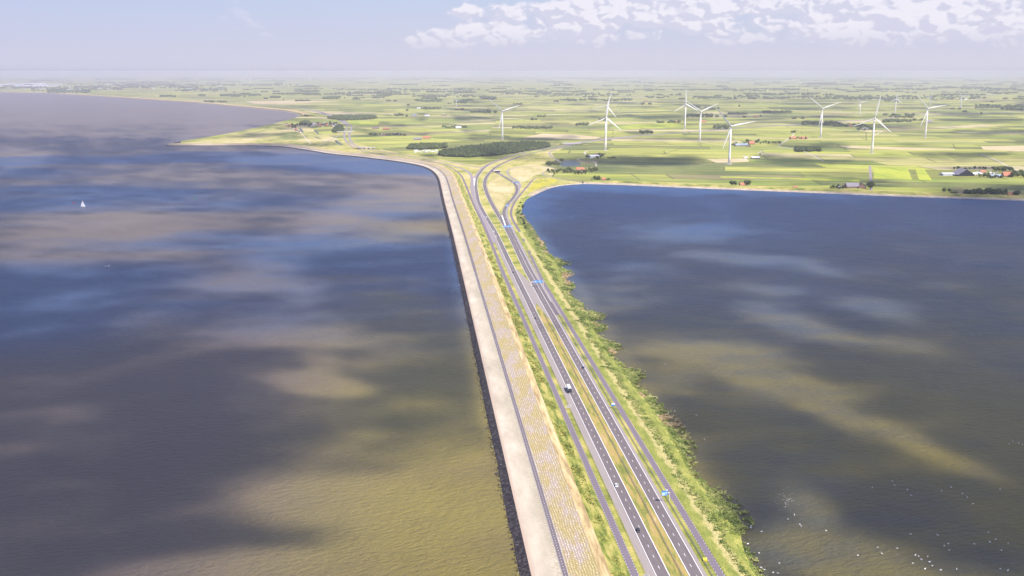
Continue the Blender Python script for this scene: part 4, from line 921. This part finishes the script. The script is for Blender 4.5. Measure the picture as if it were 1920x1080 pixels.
TB = [
 (942,262,941,208,((918.8,188),(965.6,200),(933.6,241)),'wind turbine standing alone behind the dark wood'),
 (1135,282,1135.4,221,((1163.5,243.7),(1101,234.6)),'nearer turbine of the overlapping pair above the white farm sheds'),
 (1136.7,247.3,1136.7,198.6,((1145,170.8),(1153,221.6),(1109,204)),'farther turbine of the overlapping pair, its rotor above the nearer one'),
 (1284,242.3,1285.5,195.3,((1285.5,170.8),(1263,210.8),(1308,208)),'turbine with one blade straight up, left of the middle turbine pair'),
 (1311.8,265.3,1314,209,((1346,194.4),(1287.7,192),(1310.5,240)),'turbine right of the one with a blade straight up'),
 (1367,307.5,1370.8,236.4,((1346.8,210),(1415,227),(1355.5,279)),'nearest middle wind turbine in the meadow close to the lake'),
 (1538.4,257.8,1542.7,203.3,((1517.8,184.4),(1575,192),(1536.7,235)),'wind turbine above the two orange roofed farms'),
 (1634.4,287,1641.8,222,((1650.4,183),(1603,239),(1672,247)),'big wind turbine beside the straight farm lane'),
 (1734.4,258,1741.8,203.3,((1719,180),(1776,196),(1729,235.6)),'rightmost of the large wind turbines'),
 (1678.4,211,1681.6,185.6,((1683,174),(1691.6,194),(1672,190.7)),'small distant turbine just right of the big lane turbine'),
 (1611.6,216,1614.4,192,((1609,181),(1624,186),(1609,202)),'small distant turbine left of the big lane turbine'),
 (1743,202,1745.3,181.8,((1751,172),(1751.8,193),(1735,184)),'small distant turbine directly above the rightmost large turbine'),
 (1801,204.4,1804,180.7,((1799,173),(1817.8,178.4),(1799,192)),'small distant turbine farthest to the right'),
 (856,200,855.5,188,((852,183),(861,189),(853,193)),'tiny distant turbine left of the turbine behind the wood'),
 (892.7,188,892,179.4,((888,176),(897,177),(892,185)),'tiny distant turbine above the red roofed farm'),
]
for a in TB: turbine(*a[:5], a[5], thick=1.25 if a[1] > 230 else 1.5)
for i, (x, y, h_) in enumerate([(470,158,10),(454,158.5,9),(366,160,9),(660,180.5,8),(582,153,8),(993,150,7),(1205,160,8),(1075,156,7),(811,160,7),(735,168,7)]):
    t_ = [(x+math.cos(a)*h_*.5, y-h_+math.sin(a)*h_*.5) for a in (i*.7, i*.7+2.09, i*.7+4.19)]
    turbine(x, y, x, y-h_, t_, 'tiny faint turbine on the hazy horizon', thick=1.6)

# ------------------------------------------------------------------ guard rails
def guard_rail(o, s0, s1, label, double=False):
    p0 = L(s0, o, 3.02); r = empty('guard_rail', p0, 0, label, 'guard rail')
    r.rotation_euler = (0, 0, math.atan2(DR.y, DR.x)); ln = s1-s0
    for s_ in ((-1, 1) if double else (1,)):
        y = s_*.28; b = MB(); b.prism([(y-.05*s_, .42), (y, .45), (y+.03*s_, .52), (y-.03*s_, .60), (y+.03*s_, .68), (y, .76), (y-.05*s_, .78)], 0, ln); b.build('rail_beam', M['galv'], r)
    pm = MB().box(-.06, .06, -.08, .08, 0, .72)
    first = None; s = 0; k_ = 0; rest = MB()
    while s < ln:
        if 0 <= s+s0+150 and k_ < 95:
            if first is None: first = pm.build('post', M['galv'], r); q = first
            else: q = first.copy(); COL.objects.link(q); q.parent = r
            q.location = (s, 0, 0); k_ += 1
        else: rest.box(s-.06, s+.06, -.08, .08, 0, .72)
        s += 4
    if rest.v: prop(rest.build('post_row', M['galv'], r), kind='stuff')
guard_rail(7.0, -150, 560, 'steel guard rail along the grassy median of the motorway', True)
guard_rail(23.0, -150, 620, 'steel guard rail between the motorway and the lakeside road', True)
guard_rail(-12.4, -150, 640, 'steel guard rail between the motorway and the cycle path')

# ------------------------------------------------------------------ signs, gantries
ZDIR = math.atan2(DR.y, DR.x)-math.pi/2
def sign_face(r, x0, x1, z0, z1, y, kind):
    MB().box(x0, x1, y, y+.08, z0, z1).build('panel', M['signblue'] if kind != 'back' else M['signback'], r)
    w1 = x1-x0; h1 = z1-z0
    if kind == 'blue':
        MB().box(x0+w1*.04, x0+w1*.66, y-.03, y-.004, z0+h1*.06, z0+h1*.70).build('pale_field', M['signpale'], r)
        b = MB()
        for q in range(3): b.box(x0+w1*.10, x0+w1*(.48-.08*q), y-.05, y-.033, z0+h1*(.14+q*.18), z0+h1*(.22+q*.18))
        b.box(x0+w1*.78, x0+w1*.84, y-.05, y-.004, z0+h1*.15, z0+h1*.62); b.prism([(x0+w1*.70, z0+h1*.60), (x0+w1*.92, z0+h1*.60), (x0+w1*.81, z0+h1*.86)], y-.05, y-.004, 'y')
        b.build('lettering', M['white'], r)
    elif kind == 'white_top':
        MB().box(x0+.05, x1-.05, y-.03, y-.004, z0+h1*.42, z1-.08).build('white_field', M['white'], r)
    elif kind == 'gantry':
        b = MB(); b.box(x0+w1*.12, x0+w1*.7, y-.03, y-.004, z0+h1*.6, z0+h1*.72); b.box(x0+w1*.12, x0+w1*.55, y-.03, y-.004, z0+h1*.36, z0+h1*.48)
        b.box(x0+w1*.46, x0+w1*.52, y-.03, y-.004, z0+h1*.05, z0+h1*.28); b.prism([(x0+w1*.41, z0+h1*.12), (x0+w1*.57, z0+h1*.12), (x0+w1*.49, z0+.02)], y-.04, y-.03, 'y'); b.build('lettering', M['white'], r)
    else:
        b = MB()
        for q in range(4): b.box(x0+w1*(.12+.22*q), x0+w1*(.17+.22*q), y-.09, y-.002, z0, z1)
        b.build('stiffener', M['galv'], r)
pb = P(1255,941); r = empty('cantilever_sign', pb, ZDIR+.05, 'blue direction sign hung from a white cantilever mast by the side road', 'road sign')
MB().tube((0, 0, 0), (0, 0, 6.8), .20, .15, 10).build('mast', M['white'], r); MB().box(-1.6, 0.1, -.1, .1, 6.3, 6.6).build('arm', M['white'], r)
sign_face(r, -5.3, -1.4, 4.6, 8.0, -.25, 'blue'); MB().box(-2.6, -1.4, -.25, -.17, 8.003, 8.7).build('exit_number_plate', M['white'], r)
def post_sign(p, w1, h1, z0, kind, label, name='road_sign', rz=ZDIR):
    r = empty(name, p, rz, label, 'road sign'); sign_face(r, -w1/2, w1/2, z0, z0+h1, -.12, kind)
    for s_ in (-1, 1): MB().tube((s_*w1*.3, 0, 0), (s_*w1*.3, 0, z0+h1*.9), .07, n=6).build('post', M['galv'], r)
post_sign(P(1149.5,765), 3.0, 2.6, 1.8, 'white_top', 'small sign with a white top and blue bottom beside the lakeside road')
post_sign(P(1066.5,768), 3.6, 2.8, 1.6, 'back', 'grey back of a road sign by the left shoulder, near the truck')
post_sign(P(1211,1092), 3.2, 2.9, 2.0, 'back', 'pale ribbed back of a road sign at the bottom edge of the view')
def gantry(pa, pb_, hgt, panels, label):
    d = pb_-pa; r = empty('sign_gantry', pa, math.atan2(d.y, d.x), label, 'sign gantry'); ln = d.length
    for x in (0, ln): MB().tube((x, 0, 0), (x, 0, hgt), .22, .18, 8).build('post', M['white'], r)
    b = MB()
    for z in (hgt-.15, hgt+.9): b.tube((0, 0, z), (ln, 0, z), .12, n=6)
    n = int(ln/2)
    for i in range(n): b.tube((ln*i/n, 0, hgt-.15+(1.05 if i % 2 else 0)), (ln*(i+1)/n, 0, hgt-.15+(0 if i % 2 else 1.05)), .06, n=5)
    b.build('truss', M['white'], r)
    for x, w1, h1 in panels: sign_face(r, x-w1/2, x+w1/2, hgt+.4-h1/2, hgt+.4+h1/2, -.4, 'gantry')
gantry(P(995.8,539), P(1019,537), 6.6, [(6.4, 5.0, 3.4), (12.4, 5.2, 3.8)], 'sign gantry with two blue panels over the right carriageway, nearer the camera')
gantry(P(938.5,433), P(964,431.5), 6.8, [(8.2, 5.6, 3.6), (15.5, 5.6, 3.8)], 'sign gantry with two blue panels before the motorway exit, farther away')
gantry(P(960.5,347), P(975.5,347.5), 6.4, [(7.5, 5.4, 3.4), (14.0, 5.0, 3.4)], 'sign gantry over the bend of the exit road')
post_sign(P(950.8,389.5), 4.6, 3.2, 3.0, 'blue', 'blue sign beside the curving exit road')
r = empty('roadside_cabinet', P(1321.5,1051), ZDIR, 'bright yellow roadside box in the grass by the guard rail', 'box')
b = MB(); b.prism([(-.8, 0), (.8, 0), (.8, .9), (.45, 1.4), (-.45, 1.4), (-.8, .9)], -1.1, 1.1); b.build('body', M['yellow'], r); MB().box(-1.2, 1.2, -.5, .5, 1.4, 1.5).build('lid', M['yellow'], r)

# ------------------------------------------------------------------ vehicles
def car(p, heading, paint, label, van=False, z=3.1, group=None):
    """local +x is forward"""
    r = empty('van' if van else 'car', (p.x, p.y, z), heading, label, 'van' if van else 'car', group); k_ = 1.18 if van else 1.0
    hb = 1.05 if van else .92
    b = MB(); w_ = .90*k_
    b.prism([(-2.15, .28), (2.1, .28), (2.2, .55), (2.05, .78), (.95, hb), (-1.9, hb), (-2.2, .8)], -w_, w_, 'y'); b.v = [(x*k_, y, z_) for (x, y, z_) in b.v]; b.build('body', paint, r)
    top = 2.1 if van else 1.45
    b = MB(); prof = [(-1.95, hb), (1.0, hb), (.35, top), (-1.5, top)] if not van else [(-2.1, hb), (1.35, hb), (.75, top), (-2.05, top)]
    b.prism(prof, -w_*.86, w_*.86, 'y'); b.v = [(x*k_, y*(1 if z_ < hb+.1 else .9), z_) for (x, y, z_) in b.v]; b.build('glasshouse', M['glass'] if not van else paint, r)
    MB().box((-1.42 if not van else -2.0)*k_, (.30 if not van else .6)*k_, -w_*.76, w_*.76, top+.004, top+.05).build('roof', paint, r)
    if van: MB().quad((1.3*k_+.03, -w_*.7, hb+.1), (1.3*k_+.03, w_*.7, hb+.1), (.85*k_+.03, w_*.66, top-.15), (.85*k_+.03, -w_*.66, top-.15)).build('windscreen', M['glass'], r)
    for x in (-1.35, 1.3):
        for s_ in (-1, 1): MB().tube((x*k_, s_*(w_-.2), .33), (x*k_, s_*(w_+.02), .33), .33, n=12).build('wheel', M['dark'], r)
    for s_ in (-1, 1):
        MB().box(2.08*k_, 2.2*k_, s_*.62-.18, s_*.62+.18, .56, .72).build('headlight', M['white'], r); MB().box(-2.2*k_, -2.12*k_, s_*.66-.14, s_*.66+.14, .6, .8).build('tail_light', M['redlamp'], r)
    return r
FWD = math.atan2(DR.y, DR.x); BCK = FWD+math.pi
car(P(1155.5,912), BCK, M['car_white'], 'white car in the left carriageway, coming towards the camera near the bottom')
car(P(1196.5,996), BCK, M['car_black'], 'black car nearest the camera in the left carriageway')
car(P(1093.5,690), FWD, M['car_blue'], 'dark blue car driving away in the right carriageway')
car(P(1004,598), BCK, M['car_black'], 'black car in the left carriageway beyond the truck')
car(P(962.5,511.5), BCK, M['car_black'], 'dark car in the left carriageway beside the paved median crossing')
car(P(929.8,445), BCK, M['car_white'], 'white van leading two others near the farther gantry', van=True)
car(P(925.6,435.5), BCK, M['car_white'], 'white van following close behind another by the farther gantry', van=True)
car(P(911.8,408), BCK, M['car_white'], 'white van farthest away in the left carriageway', van=True)
car(P(947.3,412.5), FWD+.2, M['car_grey'], 'grey car turning onto the exit road')
tp = P(1067.3,734); r = empty('truck', (tp.x, tp.y, 3.1), BCK, 'white box truck with a black cab in the left carriageway', 'truck')
MB().box(-7.6, 2.6, -1.27, 1.27, 1.25, 4.0).build('cargo_box', M['car_white'], r)
MB().box(-7.4, 5.2, -.5, .5, .75, 1.1).build('chassis', M['dark'], r)
b = MB(); b.prism([(3.1, .7), (5.4, .7), (5.45, 1.6), (5.15, 3.1), (4.6, 3.5), (3.1, 3.6)], -1.22, 1.22, 'y'); cb = b.build('cab', M['car_black'], r)
MB().quad((5.46, -1.05, 1.75), (5.46, 1.05, 1.75), (5.2, 1.0, 2.95), (5.2, -1.0, 2.95)).build('windscreen', M['glass'], r)
MB().box(5.42, 5.52, -1.1, 1.1, .7, 1.0).build('bumper', M['car_grey'], r)
for x in (-6.4, -5.2, 1.0, 4.3):
    for s_ in (-1, 1): MB().tube((x, s_*.95, .5), (x, s_*1.26, .5), .5, n=12).build('wheel', M['dark'], r)

# ------------------------------------------------------------------ boats, buoys, birds
r = empty('sailing_boat', P(155.5,387.5,0), .35, 'white sailing boat with a tall sail on the sea', 'sailing boat')
b = MB(); pr = [(-5.5, .9), (-3, 1.6), (0, 1.9), (3, 1.4), (6, .05)]
V = []; F = []
for (x, wd) in pr: V += [(x, -wd, 1.3), (x, -wd*.7, -.3), (x, wd*.7, -.3), (x, wd, 1.3)]
for i in range(4): F += [(i*4+j, i*4+j+1, i*4+j+5, i*4+j+4) for j in range(3)]+[(i*4+3, i*4, i*4+4, i*4+7)]
F += [(3, 2, 1, 0), (16, 17, 18, 19)]
mesh_obj('hull', V, F, M['car_white'], r); MB().prism([(-.9, 1.3), (.9, 1.3), (.7, 1.9), (-.7, 1.9)], -2.5, 1.5).build('cabin', M['white'], r)
MB().tube((.6, 0, 1.2), (.6, 0, 16.5), .12, .07, 6).build('mast', M['white'], r); MB().tube((.5, 0, 2.4), (-4.8, .8, 2.5), .08, n=6).build('boom', M['white'], r)
def sail(name, pts, bulge): # curved sheet with a little thickness
    A, B, C = [Vector(p) for p in pts]; V = []; F = []; n = 8
    for i in range(n+1):
        for j in range(5):
            u, v = i/n, j/4; p = A.lerp(C, u).lerp(B.lerp(C, u), v); p.y += bulge*math.sin(v*math.pi)*(1-u)*1.2; V.append(tuple(p))
    for i in range(n):
        for j in range(4): k_ = i*5+j; F.append((k_, k_+1, k_+6, k_+5))
    o = mesh_obj(name, V, F, M['sail'], r); sm = o.modifiers.new('s', 'SOLIDIFY'); sm.thickness = .03
sail('mainsail', [(.45, 0, 2.7), (-4.6, .8, 2.7), (.5, 0, 16.2)], .7); sail('jib', [(5.7, 0, 1.6), (.9, .5, 2.0), (.75, 0, 14.2)], .6)
r.scale = (.8, .8, .8)
def buoy(x, y, m, label, tall=1.0):
    r = empty('buoy', P(x, y, 0), 0, label, 'buoy'); MB().lathe([(.8, -.4), (1.5, -.1), (1.5, .5), (1.1, .9)], 12).build('float', m, r); MB().lathe([(.9, .9), (.55, 2.0*tall), (.35, 3.2*tall), (.35, 3.5*tall)], 10).build('tower', m, r)
buoy(138,381.5, M['buoyred'], 'red buoy just left of the sailing boat'); buoy(153.5,296.5, M['buoyred'], 'distant red buoy on the sea, above the sailing boat'); buoy(365.5,372, M['buoygreen'], 'green buoy on the sea, right of the sailing boat', 1.6)
r = empty('motor_boat', P(201,499.5,0), .5, 'small white motor boat with a pale wake on the sea', 'motor boat')
V = []; F = []
for (x, wd) in [(-3, .9), (-1, 1.15), (1.2, .95), (3.2, .06)]: V += [(x, -wd, .9), (x, -wd*.6, -.2), (x, wd*.6, -.2), (x, wd, .9)]
for i in range(3): F += [(i*4+j, i*4+j+1, i*4+j+5, i*4+j+4) for j in range(3)]+[(i*4+3, i*4, i*4+4, i*4+7)]
F += [(3, 2, 1, 0), (12, 13, 14, 15)]; mesh_obj('hull', V, F, M['car_white'], r); MB().prism([(-.7, .9), (.7, .9), (.55, 1.9), (-.55, 1.9)], -1.2, .8).build('cabin', M['glass'], r)
sw = empty('swan', (0, 0, -50)); bm_ = MB(); bm_.lathe([(.05, -.62), (.2, -.5), (.34, -.15), (.33, .15), (.2, .45), (.08, .55)], 8, (1, 0, 0), (0, 0, .18), 1, .8); bo = bm_.build('body', M['feather'], sw, True)
nk = MB(); nk.tube((.42, 0, .25), (.55, 0, .65), .09, .06, 6); nk.tube((.55, 0, .65), (.62, 0, .80), .06, .07, 6); nk.tube((.60, 0, .80), (.74, 0, .78), .075, .04, 6); nk.build('neck', M['feather'], sw)
MB().tube((.74, 0, .78), (.86, 0, .75), .035, .015, 5).build('beak', M['beak'], sw)
sw_px = [(945,48),(1074,8),(1088,35),(1171,64),(1196,101),(1392,72),(1451,47),(1525,88),(1555,112),(1593,154),(1767,61),(444,226),(402,253),(478,287),(487,298),(648,327),(1192,349),(1366,356),(1408,424),(1434,411),(1440,453),(1602,413),(1692,338),(1701,400),(1739,383),(1775,453),(1819,408),(852,486),(979,435),(1007,475),(1105,441),(1222,485),(1243,492),(1260,512),(1301,493),(1313,528),(1331,553),(1205,537),(1284,573),(1385,580),(1488,575),(1768,572),(1817,583),(346,537),(307,597),(338,601),(252,578),(229,565),(198,523),(137,303),(165,297),(163,308),(232,333),(144,412),(98,438),(117,462),(135,464),(155,471),(124,490),(108,472),(112,484),(130,497),(216,472),(146,510)]
sw_px = [(1360+x/3.43, 900+y/3.43) for x, y in sw_px]+[(1892,833),(1899,828),(1917,834),(1910,831),(1258,772),(1265,771),(1253,774),(1306,779),(1247,683),(1321,824)]
proto_used = False
for x, y in sw_px:
    o = sw if not proto_used else copy_tree(sw); proto_used = True
    p = P(x, y, 0); o.location = (p.x, p.y, 0); o.rotation_euler = (0, 0, random.uniform(0, 6.28)); s_ = random.uniform(.95, 1.2); o.scale = (s_, s_, s_)
    prop(o, 'white swan floating on the lake near the causeway', 'swan', 'swans scattered over the lake')
dk = empty('duck', (0, 0, 0), 0); MB().lathe([(.03, -.28), (.12, -.18), (.15, .02), (.08, .22)], 7, (1, 0, 0), (0, 0, .08)).build('body', M['feather'], dk); MB().lathe([(.03, -.06), (.06, 0), (.03, .08)], 6, (1, 0, 0), (.26, 0, .2)).build('head', M['feather'], dk)
for i in range(46):
    o = dk if i == 0 else copy_tree(dk); x, y = random.gauss(1474, 11), random.gauss(939, 9); p = P(x, y, 0); o.location = (p.x, p.y, 0); o.rotation_euler = (0, 0, random.uniform(0, 6.28)); o.scale = (.9,)*3
    prop(o, 'small pale duck in the dense flock left of the swans', 'duck', 'flock of small ducks')

# ------------------------------------------------------------------ clouds overhead: they cast the shadows on the water and fields
def G2(x, y, cx, cy, rx, ry, a=0):
    c, s = math.cos(math.radians(a)), math.sin(math.radians(a)); dx, dy = x-cx, y-cy
    return np.exp(-(((dx*c+dy*s)/rx)**2+((-dx*s+dy*c)/ry)**2)*.9)
SUNNY = [(1367,290,50,26,0,1.6),(1135,268,50,22,0,1.5),(1636,270,50,24,0,1.5), # openings in the cloud, by where their light falls: x, y, rx, ry, tilt, strength
 (850,1000,200,130,-20,1.6),(640,935,210,50,0,1.25),(740,1090,400,55,0,1.6),(880,880,90,50,-30,1),(430,1090,200,25,0,.7),
 (600,722,85,20,5,.95),(540,632,140,24,0,1.05),(500,590,110,30,0,.55),(455,530,115,22,0,.95),(490,495,80,24,0,.7),(560,560,60,60,60,.5),
 (720,385,150,34,-14,1.1),(640,420,120,26,-20,.9),(560,470,90,40,-40,.55),(600,680,60,40,30,.5),(620,455,190,20,-3,.9),(780,430,80,25,0,.8),(220,430,260,60,0,.75),(60,485,160,30,0,.7),(330,470,140,20,0,.6),
 (300,390,520,110,0,.38),(250,560,330,60,0,.25),(20,300,90,28,0,.8),(420,330,240,12,0,.5),(640,340,160,12,0,.6),(150,200,600,45,0,1.2),(200,250,300,12,0,.6),(600,700,200,90,0,.22),(700,830,130,50,0,.25),
 (1300,438,120,20,0,.8),(1395,485,170,14,6,.75),(1510,498,80,9,14,.75),(1450,545,80,12,0,.5),(1200,500,80,14,0,.45),(1480,602,110,20,14,.85),(1640,575,90,22,14,.8),(1620,640,180,16,6,.6),
 (1340,660,140,26,5,.95),(1450,715,120,26,12,1.1),(1560,770,90,22,25,.85),(1700,825,110,20,25,.7),(1820,880,100,22,20,.6),(1280,700,90,40,0,.45),
 (930,385,95,45,-5,1.3),(960,330,160,30,0,1.3),(1520,960,60,35,40,.7),(1610,1060,190,45,10,1.0),(1500,1020,90,50,0,.6),(1160,560,60,60,0,.3)]
nx, ny = 240, 170
xs = np.linspace(-600, 2600, nx); tt_ = np.linspace(0, 1, ny); ys_ = 186+1060*(tt_**1.5)
X, Y = np.meshgrid(xs, ys_)
tden = (H)/(FPX*ST+(Y-540)*CT); GX = tden*(X-960); GY = tden*(FPX*CT-(Y-540)*ST)
lit_ = np.zeros_like(X)
for (cx, cy, rx, ry, a, s) in SUNNY: lit_ = np.maximum(lit_, G2(X, Y, cx, cy, rx, ry, a)*s*(1.25 if cx > 1050 else 1.1))+G2(X, Y, cx, cy, rx, ry, a)*s*.12
SLoc = (GX-O0.x)*DR.x+(GY-O0.y)*DR.y; OLoc = (GX-O0.x)*NR.x+(GY-O0.y)*NR.y
def band(v, a, b, w1): return 1/(1+np.exp(-(v-a)/w1))*1/(1+np.exp((v-b)/w1))
lit_ = np.maximum(lit_, band(OLoc, -84, 52+np.clip((SLoc+50)/25, 0, 26), 6)*(1.25-.25*band(SLoc, 230, 620, 60)))

landm = 1/(1+np.exp((Y-(358+np.clip(X-960, -200, 1000)*.016))/4))*(1/(1+np.exp(-(X-(820-np.clip(345-Y, 0, 60)*8.5))/30)))
nz = np.zeros_like(X); nf = np.zeros_like(X)
for i in range(ny):
    for j in range(nx):
        nz[i, j] = mnoise.fractal(Vector((GX[i, j]*.0016, GY[i, j]*.0022, 0)), .9, 2.0, 4)
        nf[i, j] = mnoise.fractal(Vector((GX[i, j]*.009+GY[i, j]*.004, GY[i, j]*.016-GX[i, j]*.006, 5)), .8, 2.0, 4)
lit_ = np.maximum(lit_, landm*(.92+nz*1.25))
lit_ = lit_+nz*.16+nf*.42*np.clip(1.4-lit_*.5, .3, 1)
def ss(v, a, b): q = np.clip((v-a)/(b-a), 0, 1); return q*q*(3-2*q)
dens = 1-ss(lit_, .0, 1.05)
thick_ = -np.log(1-.905*dens)*SUN.z/.017
off = Vector((SUN.x, SUN.y, 0))*(950/SUN.z)
Vv = []; Ff = []; idx = -np.ones((ny, nx), dtype=int)
need = np.zeros((ny, nx), bool); dens[dens < .02] = 0
act = (dens[:-1, :-1]+dens[1:, :-1]+dens[:-1, 1:]+dens[1:, 1:]) > .02
for i in range(ny-1):
    for j in range(nx-1):
        if act[i, j]: need[i:i+2, j:j+2] = True
for i in range(ny):
    for j in range(nx):
        if need[i, j]:
            idx[i, j] = len(Vv); h_ = max(.5, thick_[i, j]); k9 = (950+h_)/950; Vv += [(GX[i, j]+off.x, GY[i, j]+off.y, 950), (GX[i, j]+off.x*k9, GY[i, j]+off.y*k9, 950+h_)]
def edge(a, b): Ff.append((a, b, b+1, a+1))
for i in range(ny-1):
    for j in range(nx-1):
        if not act[i, j]: continue
        a, b, c, d = idx[i, j], idx[i, j+1], idx[i+1, j+1], idx[i+1, j]
        Ff.append((a+1, d+1, c+1, b+1)); Ff.append((a, b, c, d))
        if i == 0 or not act[i-1, j]: edge(b, a)
        if i == ny-2 or not act[i+1, j]: edge(d, c)
        if j == 0 or not act[i, j-1]: edge(a, d)
        if j == nx-2 or not act[i, j+1]: edge(c, b)
cmz, t, b = new_mat('cloud vapour'); t.n.remove(b)
pv = t.add('ShaderNodeVolumePrincipled'); pv.inputs['Density'].default_value = .017; pv.inputs['Color'].default_value = (.80, .87, 1, 1); pv.inputs['Anisotropy'].default_value = .2
t.l.new(pv.outputs[0], t.n['Material Output'].inputs['Volume'])
cl = mesh_obj('cloud_layer', Vv, Ff, cmz); prop(cl, 'broken layer of cumulus overhead casting shadows on the water', 'clouds', None, 'stuff')

# ------------------------------------------------------------------ haze
hm, t, b = new_mat('haze air'); t.n.remove(b)
pv = t.add('ShaderNodeVolumePrincipled'); pv.inputs['Density'].default_value = HAZE_DENSITY; pv.inputs['Color'].default_value = (.68, .685, .79, 1); pv.inputs['Anisotropy'].default_value = 0.0
t.l.new(pv.outputs[0], t.n['Material Output'].inputs['Volume'])
hb_ = MB().box(-91000, 91000, -5500, FAR+500, -3, 276).build('haze', hm); prop(hb_, 'pale haze over sea and farmland', 'haze', None, 'stuff')
